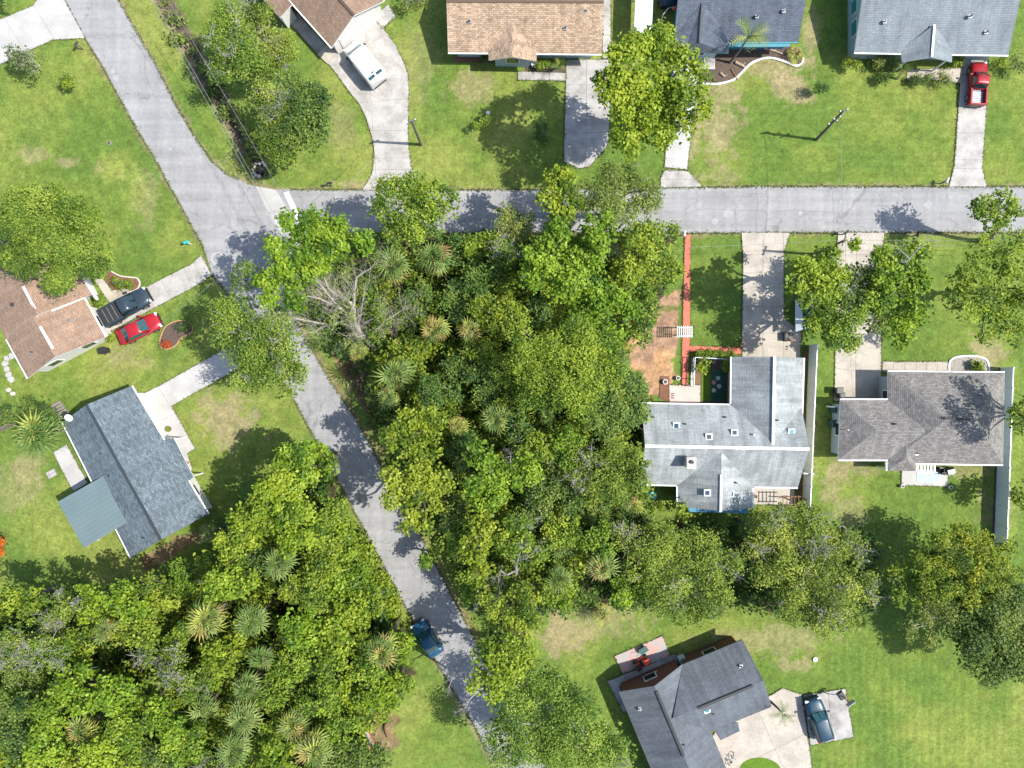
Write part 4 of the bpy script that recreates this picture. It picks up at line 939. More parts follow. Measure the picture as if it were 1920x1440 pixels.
# --- palms: each frond is a part; fronds share a few meshes
PALM_MATS = {'green': (.10, .17, .032), 'pale': (.19, .25, .062), 'lime': (.30, .33, .06), 'tan': (.33, .255, .075), 'brown': (.24, .145, .06)}
for k, c in PALM_MATS.items():
    mat('frond_' + k, c, tuple(x * .7 for x in c), 3, .6, .15, spec=.3)
def frond_mesh(m, seed):
    r = random.Random(seed); mb = MB(); n = 11; hub = Vector((.75, 0, .10))
    mb.add([(0, -.03, 0), (.75, -.02, .10), (.75, .02, .10), (0, .03, 0)], [(0, 1, 2, 3)])
    for k in range(n):
        a = R_(-112 + 224 * k / (n - 1)) + r.uniform(-.06, .06); L = (.72 + .45 * math.cos(a * .55)) * r.uniform(.85, 1.08)
        d = Vector((math.cos(a), math.sin(a), 0)); s = Vector((-d.y, d.x, 0)) * .062
        base = hub + Vector((.12 * math.cos(a), 0, 0)); mid = base + d * L * .5 + Vector((0, 0, .07)); tip = base + d * L + Vector((0, 0, -.38 * r.uniform(.4, 1.6)))
        mb.add([base, mid - s, tip, mid + s + Vector((0, 0, .035))], [(0, 1, 2, 3)])
    me = bpy.data.meshes.new('frond'); me.from_pydata([tuple(v) for v in mb.v], [], mb.f); me.materials.append(MATS['frond_' + m]); me.update()
    return me
FR = {k: [frond_mesh(k, 10 * i + j) for j in range(3)] for i, k in enumerate(PALM_MATS)}
PT = [0]
def palm(label, px, py, r, z, tint='mix', n=26, group=None, lean=(0, 0), name='palm_tree'):
    PT[0] += 1; rg = random.Random(PT[0] * 7 + 1)
    z = z + 1.2 if z > 4 else z
    c = W(px, py, z); b = Vector((c.x + lean[0], c.y + lean[1], 0)); root = top(empty(name, b), label, 'palm', group)
    hd = c - b
    MB().tube([Vector((0, 0, -.2)), hd * .5 + Vector((lean[0] * .1, lean[1] * .1, 0)), hd - Vector((0, 0, .15))], [.24, .19, .20], 8).build('trunk', 'bark_palm', root)
    R = m2(r, z); s = R / 1.75; tl, ta = R_(rg.uniform(4, 22)), rg.uniform(0, 6.28)
    pal = {'mix': ['green', 'green', 'pale', 'pale', 'green', 'lime'], 'gold': ['lime', 'pale', 'lime', 'green', 'tan', 'pale'], 'grey': ['pale', 'green', 'pale', 'green'], 'shade': ['green', 'green', 'pale']}[tint]
    n = int(n * .76)
    for k in range(n):
        t = k / (n - 1); el = R_(72 - 106 * t ** .9 + rg.uniform(-9, 9)); az = k * 2.39996 + rg.uniform(-.2, .2)
        m = rg.choice(pal); el += tl * math.cos(az - ta)
        if t > .8 and rg.random() < .45: m = rg.choice(['tan', 'brown', 'lime'])
        o = obj_from('frond', rg.choice(FR[m]), root)
        o.location = hd; o.rotation_mode = 'XYZ'
        o.rotation_euler = (rg.uniform(-.5, .5), -el, az); q = s * rg.uniform(.85, 1.1) * (.86 if t < .2 else 1) * (rg.uniform(.55, .8) if rg.random() < .2 else 1); o.scale = (q, q, q)
    return root
palm('fan palm in the upper wood, left of a touching pair', 737, 498, 38, 8)
palm('fan palm in the upper wood, right of a touching pair', 812, 485, 38, 8, 'grey')
palm('round gold-edged palm in a dark clearing of the central wood', 815, 618, 31, 7, 'gold', 30)
palm('small star-shaped yellow palm in the dark clearing', 880, 618, 25, 7, 'gold', 18)
palm('large dark fan palm beside the roadside ditch', 742, 700, 38, 7, 'mix')
palm('low fan palm at the foot of the dead tree', 672, 660, 22, 2.5, 'gold', 16)
palm('grey-green palm lower of the ditch-side palms', 728, 748, 26, 5, 'grey', 20)
palm('starry palm in the middle of the central wood', 930, 785, 32, 7, 'mix', 22)
palm('small bronze palm beside the starry palm', 858, 800, 23, 6, 'gold', 20)
palm('small half-hidden palm below the feathery tree', 1022, 778, 20, 6, 'shade', 16)
palm('pale palm at the edge of the pine straw', 1158, 668, 26, 4, 'grey', 20)
palm('orange-tipped palm near the pale back lawn', 1127, 1063, 33, 7, 'gold', 30)
palm('low yellow-green palm standing on the dry back lawn', 1128, 1152, 22, 1.6, 'gold', 20)
palm('golden palm below the long grey roof', 1185, 948, 24, 4, 'gold', 18)
palm('shaded dark palm beside the golden palm under the oak', 1122, 965, 30, 4, 'shade', 20)
palm('shaded palm in the lower central wood, upper', 1050, 1020, 30, 4.5, 'shade', 20)
palm('shaded palm in the lower central wood, lower', 1045, 1085, 30, 4.5, 'grey', 20)
palm('yellowish palm beside the lower bleached snag', 938, 1088, 22, 3.5, 'gold', 16)
palm('fan palm inside the dead tree at the corner', 612, 540, 30, 6, 'mix', 20)
palm('low palm under the dead tree, beside the pair of palms', 735, 560, 20, 3, 'gold', 14)
palm('small palm left of the yellow-green roadside tree', 868, 868, 20, 5, 'shade', 16)
palm('palm at the upper tip of the south-west wood', 525, 1055, 33, 8, 'grey')
palm('large gold-rimmed palm in the south-west wood, left of a pair', 388, 1160, 40, 9, 'gold', 30)
palm('grey-green palm in the south-west wood, right of a pair', 472, 1165, 34, 8, 'grey')
palm('palm at the street side of the south-west wood', 718, 1222, 35, 8, 'gold', 28)
palm('round shaggy palm beside the slate-blue roof', 75, 812, 46, 4.0, 'mix', 34)
palm('brownish palm near the lower edge of the south-west wood', 550, 1355, 32, 7, 'gold')
palm('orange-tipped palm at the lower edge of the south-west wood', 592, 1405, 38, 8, 'gold', 28)
palm('tan-tipped palm among the limes of the south-west wood', 158, 1368, 34, 8, 'gold', 22)
palm('faded palm in the upper left of the south-west wood', 195, 1182, 26, 7, 'grey', 18)
palm('pale palm of the lower palm row, topmost', 462, 1290, 34, 8, 'grey')
palm('pale palm of the lower palm row, leftmost', 385, 1325, 30, 7.5, 'grey', 20)
palm('pale palm of the lower palm row, middle', 455, 1345, 36, 8, 'grey')
palm('pale palm of the lower palm row, lowest', 440, 1405, 34, 8, 'grey')
palm('narrow pale palm between the pair and the lower palm row', 490, 1235, 28, 7.5, 'mix', 18)
palm('small pale palm against the slate-blue roof corner', 392, 1000, 22, 4, 'grey', 18)
palm('silver palm under the grey-branched oak and fence', 1400, 985, 18, 3, 'grey', 12)

# feather-leaved palm in the planted bed and the slim one at the drive: long arching fronds
def feather_mesh(m, seed):
    r = random.Random(seed); mb = MB(); sp = [Vector((t * 1.9, 0, .55 * math.sin(t * 2.4) - .35 * t * t)) for t in [i / 10 for i in range(11)]]
    mb.tube(sp, [.03 * (1 - .8 * i / 10) for i in range(11)], 4)
    for i in range(2, 11):
        for s in (-1, 1):
            L = .62 * math.sin(math.pi * (.12 + .8 * i / 11)) * r.uniform(.85, 1.15); p = sp[i]
            q = p + Vector((.28, s * L, -.12)); w = Vector((.05, 0, 0))
            mb.add([p - w, q, p + w], [(0, 1, 2)])
    me = bpy.data.meshes.new('frond'); me.from_pydata([tuple(v) for v in mb.v], [], mb.f); me.materials.append(MATS['frond_' + m]); me.update(); return me
FF = {k: feather_mesh(k, i) for i, k in enumerate(('green', 'pale', 'lime', 'tan'))}
def feather_palm(label, base, head, z, n, s, cols):
    b, c = W(*base), W(*head, z); root = top(empty('feather_palm', b), label, 'palm'); hd = c - b; rg = random.Random(int(base[0]))
    MB().tube([Vector((0, 0, -.1)), hd * .5 + Vector((.1, 0, .2)), hd], [.14, .10, .09], 7).build('trunk', 'bark_palm', root)
    for k in range(n):
        o = obj_from('frond', FF[rg.choice(cols)], root); o.location = hd
        o.rotation_euler = (rg.uniform(-.3, .3), -R_(rg.uniform(-5, 50)), k * 2.4 + rg.uniform(-.3, .3)); o.scale = (s,) * 3
feather_palm('slim leaning feather palm in the dark planted bed', (1368, 118), (1403, 70), 4.6, 11, .95, ['green', 'green', 'lime', 'pale'])
feather_palm('slim feather palm beside the stained drive', (1444, 1315), (1466, 1337), 3.4, 8, .62, ['green', 'pale'])
feather_palm('small feather palm beside the pale paver path', (1682, 148), (1690, 130), 1.6, 8, .55, ['green', 'pale', 'tan'])
feather_palm('little feather palm in the front bed of the tan house', (1045, 128), (1048, 124), 1.2, 10, .5, ['green', 'lime'])

# --- the closed woods: one tree for each crown, named after what it stands next to
MARK = [((737, 498), 'the left palm of the touching pair'), ((812, 485), 'the right palm of the touching pair'), ((815, 618), 'the gold-edged palm'), ((880, 618), 'the small star-shaped palm'), ((742, 700), 'the dark ditch-side palm'),
        ((930, 785), 'the starry palm'), ((858, 800), 'the small bronze palm'), ((1127, 1063), 'the orange-tipped palm'), ((525, 1055), 'the topmost palm of the south-west wood'), ((388, 1160), 'the gold-rimmed palm'), ((472, 1165), 'the grey-green palm of the pair'),
        ((718, 1222), 'the street-side palm'), ((550, 1355), 'the brownish palm'), ((592, 1405), 'the lowest orange-tipped palm'), ((158, 1368), 'the tan-tipped palm'), ((195, 1182), 'the faded palm'), ((455, 1345), 'the middle palm of the palm row'), ((440, 1405), 'the lowest palm of the palm row'),
        ((800, 1198), 'the parked blue car'), ((215, 1225), 'the dark gap in the wood'), ((254, 885), 'the slate-blue roof'), ((1165, 890), 'the rounded dark oak'), ((960, 1070), 'the lower bleached snag'), ((5, 1420), 'the turquoise barrels'), ((1010, 940), 'the dark hollow')]
USED = set()
WORDS = {'bright': 'bright lime tree', 'yellow': 'yellow-green tree', 'mid': 'mid green tree', 'dark': 'dark green tree', 'oak': 'dull grey-green tree', 'olive': 'pale olive tree', 'feather': 'feathery green tree'}
def where(px, py, style, wood):
    c = []
    for (mx, my), nm in MARK:
        dx, dy = px - mx, py - my
        d = math.hypot(dx, dy)
        if d < 8: continue
        a = abs(math.degrees(math.atan2(dy, dx)))
        w = 'just right of' if a < 30 else 'just left of' if a > 150 else ('above and right of' if dx > 0 else 'above and left of') if dy < 0 and (a < 60 or a > 120) else ('below and right of' if dx > 0 else 'below and left of') if (a < 60 or a > 120) else ('above' if dy < 0 else 'below')
        if d > 75: w = w.replace('just ', 'well ') if 'just' in w else 'further ' + w
        c.append((d, f'{w} {nm}'))
    c.sort()
    for d, w in c:
        s = f'{WORDS[style]} in the {wood} wood, {w}'
        if s not in USED and len(s.split()) <= 16:
            USED.add(s); return s
    return c[0][1]
SWW = [(555, 880, 48, 'bright', 12), (600, 862, 34, 'bright', 11), (520, 930, 50, 'bright', 12), (470, 985, 44, 'bright', 11), (432, 1020, 36, 'mid', 10), (560, 985, 46, 'bright', 11), (612, 960, 36, 'mid', 10), (600, 1040, 46, 'mid', 10), (640, 1010, 34, 'bright', 8), (480, 1045, 36, 'dark', 9),
       (40, 1130, 38, 'mid', 10), (110, 1140, 38, 'oak', 10), (170, 1128, 34, 'bright', 9), (240, 1122, 40, 'bright', 11), (300, 1112, 36, 'mid', 9), (342, 1085, 32, 'mid', 8), (428, 1092, 44, 'bright', 11), (580, 1108, 46, 'mid', 10), (642, 1085, 42, 'bright', 9), (690, 1125, 32, 'mid', 7), (650, 1150, 42, 'bright', 9),
       (30, 1210, 40, 'oak', 10), (92, 1222, 44, 'oak', 11), (58, 1265, 38, 'olive', 9), (150, 1210, 32, 'mid', 10), (272, 1172, 38, 'mid', 10), (302, 1232, 42, 'oak', 10), (342, 1195, 28, 'mid', 9), (425, 1225, 38, 'bright', 10), (572, 1182, 44, 'bright', 10), (632, 1215, 44, 'bright', 10), (692, 1262, 34, 'mid', 9), (742, 1205, 26, 'bright', 6), (550, 1250, 38, 'mid', 9), (600, 1265, 36, 'dark', 8),
       (22, 1315, 40, 'dark', 10), (160, 1285, 46, 'bright', 12), (110, 1330, 44, 'bright', 12), (232, 1302, 44, 'bright', 12), (292, 1302, 38, 'mid', 10), (345, 1280, 40, 'oak', 10), (395, 1268, 34, 'mid', 9), (600, 1310, 40, 'mid', 9), (652, 1300, 38, 'bright', 8), (715, 1305, 36, 'bright', 9), (745, 1280, 26, 'mid', 7), (520, 1300, 34, 'mid', 9),
       (30, 1375, 36, 'dark', 9), (88, 1400, 42, 'bright', 11), (192, 1412, 42, 'bright', 11), (252, 1362, 46, 'mid', 11), (312, 1352, 42, 'bright', 11), (345, 1395, 40, 'mid', 10), (300, 1428, 42, 'dark', 10), (238, 1432, 36, 'mid', 10), (390, 1432, 34, 'oak', 9), (640, 1365, 36, 'mid', 8), (650, 1430, 40, 'dark', 8), (700, 1425, 30, 'dark', 6), (140, 1435, 34, 'yellow', 11), (500, 1390, 30, 'mid', 8), (510, 1430, 36, 'bright', 9)]
for px, py, r, st, z in SWW:
    rg = random.Random(px * 3 + py)
    r *= 1.13; lb = [(px, py, r * .82)] + [(px + r * .62 * math.cos(a), py + r * .62 * math.sin(a), r * rg.uniform(.42, .58)) for a in [rg.uniform(0, 6.28) + q * 2.1 for q in range(3)]]
    g0 = W(px, py, z * .5)
    tree(where(px, py, st, 'south-west'), st, z + rg.uniform(-.6, .6), lb, group='trees of the south-west wood', dens=.9, base=(g0.x * PXM + 960, 720 - g0.y * PXM))
MIDW = [(830, 728, 40, 'dark', 9), (872, 690, 36, 'dark', 8), (800, 760, 30, 'mid', 7), (902, 715, 36, 'dark', 9), (940, 690, 30, 'feather', 10), (862, 845, 32, 'dark', 8), (960, 600, 44, 'mid', 10), (918, 580, 38, 'mid', 9), (905, 652, 28, 'mid', 8), (858, 560, 36, 'dark', 7), (905, 522, 40, 'dark', 8), (945, 545, 32, 'mid', 8),
        (990, 965, 36, 'oak', 8), (1008, 920, 38, 'dark', 9), (962, 1010, 32, 'mid', 9), (990, 1045, 30, 'mid', 8), (1062, 992, 36, 'mid', 9), (1122, 1012, 34, 'mid', 9), (1180, 1110, 30, 'bright', 7), (1060, 832, 42, 'mid', 10), (1092, 872, 38, 'oak', 10), (1042, 885, 32, 'olive', 9), (1082, 930, 34, 'dark', 8), (870, 470, 34, 'dark', 7), (900, 460, 30, 'mid', 7), (690, 575, 30, 'mid', 6), (700, 620, 26, 'dark', 5), (770, 650, 34, 'mid', 6), (765, 590, 34, 'dark', 6),
        (1000, 835, 36, 'mid', 10), (970, 800, 32, 'dark', 9), (960, 745, 34, 'mid', 9), (850, 960, 32, 'dark', 8), (855, 1010, 28, 'mid', 7), (1000, 1100, 32, 'mid', 7), (1060, 1110, 30, 'bright', 5), (790, 560, 34, 'dark', 6), (1150, 445, 30, 'oak', 9), (935, 480, 32, 'oak', 9), (1000, 590, 30, 'dark', 9), (1030, 600, 26, 'mid', 8), (1170, 1010, 30, 'oak', 8), (880, 1100, 26, 'mid', 6), (800, 1040, 20, 'mid', 4)]
for px, py, r, st, z in MIDW:
    rg = random.Random(px * 5 + py)
    r *= 1.12; lb = [(px, py, r * .82)] + [(px + r * .62 * math.cos(a), py + r * .62 * math.sin(a), r * rg.uniform(.42, .58)) for a in [rg.uniform(0, 6.28) + q * 2.1 for q in range(3)]]
    tree(where(px, py, st, 'central'), st, z + rg.uniform(-.6, .6), lb, group='trees of the central wood', dens=.85)

# --- undergrowth between the trunks
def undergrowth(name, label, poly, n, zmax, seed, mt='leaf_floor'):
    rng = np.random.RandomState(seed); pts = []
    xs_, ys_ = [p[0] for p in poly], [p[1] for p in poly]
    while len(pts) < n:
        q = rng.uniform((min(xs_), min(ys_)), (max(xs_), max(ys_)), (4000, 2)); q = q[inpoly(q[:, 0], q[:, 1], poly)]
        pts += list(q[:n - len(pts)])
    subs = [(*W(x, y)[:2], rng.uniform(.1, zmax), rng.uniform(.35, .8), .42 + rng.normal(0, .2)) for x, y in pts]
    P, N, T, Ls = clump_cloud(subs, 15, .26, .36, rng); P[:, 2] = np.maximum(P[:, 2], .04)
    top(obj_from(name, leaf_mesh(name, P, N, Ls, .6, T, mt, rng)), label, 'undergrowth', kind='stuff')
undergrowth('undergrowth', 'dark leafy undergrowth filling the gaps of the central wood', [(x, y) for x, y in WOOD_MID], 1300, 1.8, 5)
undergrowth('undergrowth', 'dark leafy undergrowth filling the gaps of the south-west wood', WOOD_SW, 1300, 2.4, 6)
undergrowth('vine_thicket', 'bright vine-covered thicket filling the south-west wood', [(x + (370 - x) * .05, y + (1280 - y) * .06) for x, y in WOOD_SW], 1400, 6.0, 16, 'leaf_mid')
undergrowth('vine_thicket', 'leafy thicket filling the middle of the central wood', [(x + (960 - x) * .12, y + (740 - y) * .12) for x, y in WOOD_MID[:15]] + [(1180, 930), (1050, 1090), (930, 1100), (860, 990), (790, 880), (740, 760)], 1250, 5.5, 17, 'leaf_mid')
undergrowth('weeds', 'weedy growth along the brown ditch banks', [(292, -10), (312, -10), (420, 170), (500, 312), (475, 320), (440, 260), (330, 80)], 26, .1, 8, 'leaf_olive')
undergrowth('scrub', 'low yellow-green scrub along the street edge of the south-west wood', [(640, 960), (665, 990), (745, 1130), (760, 1170), (720, 1150), (690, 1090), (640, 1020)], 110, .5, 9, 'leaf_yellow')
undergrowth('scrub', 'low scrub along the ditch beside the middle street', [(700, 760), (722, 775), (760, 850), (860, 1020), (905, 1110), (880, 1100), (815, 1010), (735, 870)], 80, .35, 10, 'leaf_oak')

# --- dead trees
def snag(label, lines, seed, m='bark_grey', nt=3, L=1.4, name='dead_tree', depth=2):
    rg = random.Random(seed); b = W(lines[0][0][0], lines[0][0][1], lines[0][0][2]); b.z = 0
    root = top(empty(name, b), label, 'dead tree')
    for j, ln in enumerate(lines):
        mb = MB(); pts = [W(x, y, z) - b for x, y, z, r in ln]; mb.tube(pts, [q[3] for q in ln], 7)
        for i in range(1, len(pts)):
            if ln[i][3] > .25 and i < 2: continue
            for _ in range(nt if i < len(pts) - 1 else nt + 2):
                d = ((pts[i] - pts[i - 1]).normalized() + Vector((rg.gauss(0, .7), rg.gauss(0, .7), rg.gauss(0, .3)))).normalized()
                twig(mb, pts[i], d, L * rg.uniform(.6, 1.2), max(.015, ln[i][3] * .3), depth, rg)
        mb.build('trunk' if j == 0 else 'branch', m, root)
snag('leaning grey dead tree with bare spreading branches at the corner', [
    [(715, 665, 0, .36), (698, 648, 2.2, .28), (680, 630, 4.2, .24), (664, 605, 6.2, .19), (655, 595, 7.2, .13), (632, 572, 8.4, .11), (612, 548, 9.2, .08), (590, 520, 10, .07), (570, 490, 10.5, .03)],
    [(664, 605, 6.2, .18), (664, 578, 7.4, .15), (658, 568, 8, .13), (637, 558, 8.6, .11), (615, 540, 9.4, .07), (600, 500, 10.2, .03)],
    [(692, 640, 3.2, .13), (696, 622, 4.3, .12), (713, 612, 5.2, .10), (720, 602, 5.9, .08), (738, 592, 6.6, .06), (756, 580, 7, .03)],
    [(664, 582, 7.2, .12), (664, 555, 8.4, .10), (668, 520, 9.4, .07), (696, 502, 9.8, .03)],
    [(655, 598, 7, .12), (620, 610, 7.6, .10), (590, 604, 8, .07), (560, 598, 8.3, .05), (535, 590, 8.5, .02)],
    [(640, 580, 8, .10), (600, 560, 8.8, .07), (575, 555, 9.2, .04)]], 4, nt=4, L=1.6, depth=3, m='bark_dead')
snag('bleached bare snag among yellow-green leaves in the lower central wood', [
    [(958, 1100, 0, .22), (968, 1080, 4, .18), (968, 1058, 6.5, .14), (972, 1045, 8, .08), (977, 1030, 9, .03)],
    [(968, 1070, 5, .12), (950, 1078, 6, .08), (938, 1070, 7, .05), (935, 1082, 7.5, .02)],
    [(970, 1050, 7.2, .08), (985, 1048, 8, .06), (998, 1038, 8.6, .03)]], 6, 'bark_grey', 2, 1.0)
snag('bare white snag showing inside the lime tree of the central wood', [
    [(948, 905, 0, .2), (950, 895, 8, .13), (955, 872, 10.5, .08), (958, 855, 12, .03)], [(952, 885, 9.5, .07), (938, 895, 10.5, .05), (925, 885, 11, .02)]], 8, 'bark_grey', 2, .9, depth=1)
snag('crooked white dead trunk on the verge beside the lower street', [
    [(888, 1145, 0, .2), (895, 1132, 1.2, .16), (899, 1116, 2.2, .12), (896, 1100, 3.0, .06)]], 10, 'bark_grey', 1, .5, depth=0)
snag('bare white branches reaching over the lower street', [
    [(905, 1300, 5.5, .10), (880, 1290, 8.6, .09), (862, 1275, 9, .07), (848, 1272, 9.2, .05), (842, 1288, 9.3, .03)],
    [(895, 1296, 8, .08), (880, 1312, 8.5, .06), (876, 1322, 8.6, .04), (868, 1330, 8.8, .02)]], 12, 'bark_grey', 3, .9, depth=1)
snag('bare grey branches above the wires beside the pale tan drive', [
    [(1690, 520, 4, .10), (1700, 490, 9.5, .07), (1722, 465, 10.5, .05), (1740, 452, 11, .02)], [(1705, 485, 9.8, .05), (1690, 470, 10.5, .02)]], 14, 'bark_grey', 3, .9, depth=1)

# --- grass creeping over the edges of the street and the drives
foliage('leaf_grass', (.07, .11, .02), (.125, .165, .035), (.22, .22, .07), .2)
rng = np.random.RandomState(77); pts = []
def along(poly, closed, k, off):
    n = len(poly)
    for i in range(n if closed else n - 1):
        a, b = np.array(poly[i], float), np.array(poly[(i + 1) % n], float); L = np.hypot(*(b - a))
        if L < 2: continue
        t = rng.uniform(0, 1, int(L * k)); q = a + (b - a) * t[:, None]
        pts.append(q + rng.normal(0, off, q.shape))
along(ROAD, True, 2.6, 1.5)
RE = [np.array(p, float) for p in ROAD]
for P_ in PAVED:
    m0 = len(pts); along(P_, True, 1.3, .9)
    for i in range(m0, len(pts)):
        q = pts[i]; d = segdist(q[:, 0], q[:, 1], ROAD + ROAD[:1]); pts[i] = q[d > 6]
Q = np.concatenate(pts)
GR = [[W(x, y)[0], W(x, y)[1]] for x, y in Q]; GR = np.array(GR)
Q3 = np.concatenate([GR, rng.uniform(.0, .09, (len(GR), 1))], 1)
for px_ in ([(479, 349), (560, 430)], ): pass
keep = segdist(Q[:, 0], Q[:, 1], [(490, 352), (540, 440)]) > 45
for P_ in PAVED:      # none where a drive meets the street
    keep &= ~(inpoly(Q[:, 0], Q[:, 1], P_) & (segdist(Q[:, 0], Q[:, 1], ROAD + ROAD[:1]) < 9))
Q3 = Q3[keep]
N_ = rng.normal(0, .6, Q3.shape) + np.array([0, 0, .8]); N_ /= np.linalg.norm(N_, axis=1, keepdims=True)
top(obj_from('grass', leaf_mesh('grass', Q3, N_, rng.uniform(.10, .24, len(Q3)), .45, rng.normal(.5, .25, len(Q3)), 'leaf_grass', rng)), 'ragged grass creeping over street and drive edges', 'grass', kind='stuff')

# ---------------------------------------------------------------- vehicles (x forward, y left, z up)
for nm, c in (('paint_van', (.74, .74, .74)), ('paint_red', (.34, .014, .022)), ('paint_truck_red', (.30, .015, .022)), ('paint_navy', (.030, .045, .065)), ('paint_blue', (.012, .07, .13)), ('paint_teal', (.010, .042, .07)), ('paint_silver', (.35, .38, .42))):
    plain(nm, c, .32, .1 if nm != 'paint_van' else 0, .45, .25)
plain('car_glass', (.015, .03, .035), .05, 0, .9); plain('car_glass_teal', (.02, .075, .08), .08, 0, .8); plain('tyre', (.02, .02, .02), .9); plain('rim', (.4, .4, .42), .35, .8)
plain('headlamp', (.6, .62, .65), .15); plain('tail_lamp', (.35, .01, .01), .25); plain('black_plastic', (.025, .025, .027), .6)
plain('bed_liner', (.17, .21, .25), .6)
def ring(x, w, z0, zt):
    return [(x, -w * .9, z0), (x, -w, z0 + .22), (x, -w, zt - .22), (x, -w * .93, zt - .05), (x, -w * .5, zt + .01), (x, 0, zt + .02), (x, w * .5, zt + .01), (x, w * .93, zt - .05), (x, w, zt - .22), (x, w, z0 + .22), (x, w * .9, z0)]
def cabin(root, xb, xr, hb, hr, zb, zr, paint, glass, bow=.12):
    """greenhouse: a tapering shell with panes set just proud of it"""
    f = [(xb[0], hb), (xb[1] - bow, hb * .97)]
    def sec(z, x0, x1, h): return [(x0, -h * .86, z), (x0 + .08, -h, z), (x1 - .15, -h, z), (x1, -h * .78, z), (x1 + bow * .5, 0, z), (x1, h * .78, z), (x1 - .15, h, z), (x0 + .08, h, z), (x0, h * .86, z)]
    c = MB().loft([sec(zb, xb[0], xb[1], hb), sec(zr, xr[0], xr[1], hr), sec(zr + .045, xr[0] + .15, xr[1] - .15, hr * .8)]).build('cabin', paint, root, True)
    def pane(name, q, off):
        q = [Vector(p) for p in q]; ce = sum(q, Vector()) / 4
        q = [ce + (p - ce) * .9 for p in q]; n = (q[1] - q[0]).cross(q[2] - q[0]).normalized()
        if n.dot(off) < 0: n = -n
        o = [p + n * .02 for p in q]; i = [p - n * .03 for p in q]
        MB().add(o + i, [(0, 1, 2, 3), (7, 6, 5, 4), (0, 4, 5, 1), (1, 5, 6, 2), (2, 6, 7, 3), (3, 7, 4, 0)]).build(name, glass, c)
    pane('windscreen', [(xb[1] + .02, -hb * .84, zb), (xb[1] + .02, hb * .84, zb), (xr[1] + .02, hr * .82, zr), (xr[1] + .02, -hr * .82, zr)], Vector((1, 0, .5)))
    pane('rear_window', [(xb[0], -hb * .86, zb), (xb[0], hb * .86, zb), (xr[0], hr * .86, zr), (xr[0], -hr * .86, zr)], Vector((-1, 0, .5)))
    for s in (-1, 1):
        pane('side_window', [(xb[0] + .15, s * hb, zb + .05), (xb[1] - .2, s * hb, zb + .05), (xr[1] - .15, s * hr, zr - .02), (xr[0] + .15, s * hr, zr - .02)], Vector((0, s, .3)))
    return c
def fittings(root, L, Wd, ax, rad, zl, paint, mx, zm):
    for x in ax:
        for s in (-1, 1):
            mb = MB(); y = s * (Wd - .10); n = 18
            vs = [(x + rad * math.cos(6.2832 * k / n), y + o, rad + rad * math.sin(6.2832 * k / n)) for o in (-.11, .11) for k in range(n)]
            mb.add(vs, [(k, (k + 1) % n, n + (k + 1) % n, n + k) for k in range(n)] + [tuple(range(n)), tuple(range(n, 2 * n))[::-1]])
            w = mb.build('wheel', 'tyre', root)
            mb = MB(); vs = [(x + rad * .62 * math.cos(6.2832 * k / n), y + s * o, rad + rad * .62 * math.sin(6.2832 * k / n)) for o in (.09, .125) for k in range(n)]
            mb.add(vs, [(k, (k + 1) % n, n + (k + 1) % n, n + k) for k in range(n)] + [tuple(range(n)), tuple(range(n, 2 * n))[::-1]]); mb.build('rim', 'rim', w)
    for s in (-1, 1):
        MB().box((L / 2 - .13, s * Wd * .68, zl), (.22, .34, .16), -s * .35).build('headlight', 'headlamp', root)
        MB().box((-L / 2 + .10, s * Wd * .75, zl + .08), (.16, .26, .2), s * .2).build('tail_light', 'tail_lamp', root)
        MB().box((mx, s * (Wd + .1), zm), (.16, .24, .16), s * .2).build('mirror', paint, root)
    MB().box((L / 2 - .02, 0, .42), (.12, Wd * 1.5, .2)).build('bumper', 'black_plastic', root)
    MB().box((-L / 2 + .02, 0, .42), (.12, Wd * 1.5, .2)).build('bumper', 'black_plastic', root)
def at_px(front, rear, z=.9):
    a, b = W(*front, z), W(*rear, z); d = a - b
    return Vector(((a.x + b.x) / 2, (a.y + b.y) / 2, .05)), math.atan2(d.y, d.x), d.length
def sedan(label, front, rear, paint, glass='car_glass', suv=False, name='sedan_car'):
    p, rz, L = at_px(front, rear); root = top(empty(name, p, rz), label, 'car'); k = L / 4.7; Wd = .92 if suv else .89; up = .18 if suv else 0
    st = [(-2.35, .66, .42, .80), (-2.25, .80, .30, .92), (-1.9, .87, .24, 1.0), (-1.2, Wd, .22, 1.0), (0, Wd, .22, .98), (.9, Wd, .22, .97), (1.5, .88, .24, .92), (2.0, .83, .28, .84), (2.25, .72, .34, .74), (2.36, .5, .42, .62)]
    MB().loft([ring(x * k, w, z0, zt + up) for x, w, z0, zt in st]).build('body', paint, root, True)
    if suv: cabin(root, (-2.15 * k, 1.0 * k), (-1.9 * k, .25 * k), .84, .68, .98 + up, 1.62, paint, glass)
    else: cabin(root, (-1.75 * k, 1.05 * k), (-.95 * k, .22 * k), .82, .62, .95, 1.42, paint, glass)
    fittings(root, L, Wd, (1.42 * k, -1.35 * k), .33, .68 + up, paint, .75 * k, 1.0 + up)
    for s in (-1, 1): MB().tube([(1.0 * k, s * .38, .965 + up), (1.6 * k, s * .34, .915 + up), (2.15 * k, s * .25, .80 + up)], [.012, .016, .012], 4).build('bonnet_crease', paint, root)
    for x, hw, z in ((1.12, .78, .975), (-2.02, .72, .985), (.2, 0, 0)):
        if hw: MB().tube([(x * k, -hw, z + up - .01), (x * k + .05, 0, z + up + .025), (x * k, hw, z + up - .01)], .014, 4).build('panel_gap', 'black_plastic', root)
    if suv:
        for s in (-1, 1): MB().tube([(-1.6 * k, s * .6, 1.70), (.1 * k, s * .6, 1.70)], .025, 5).build('roof_rail', 'black_plastic', root)
    return root
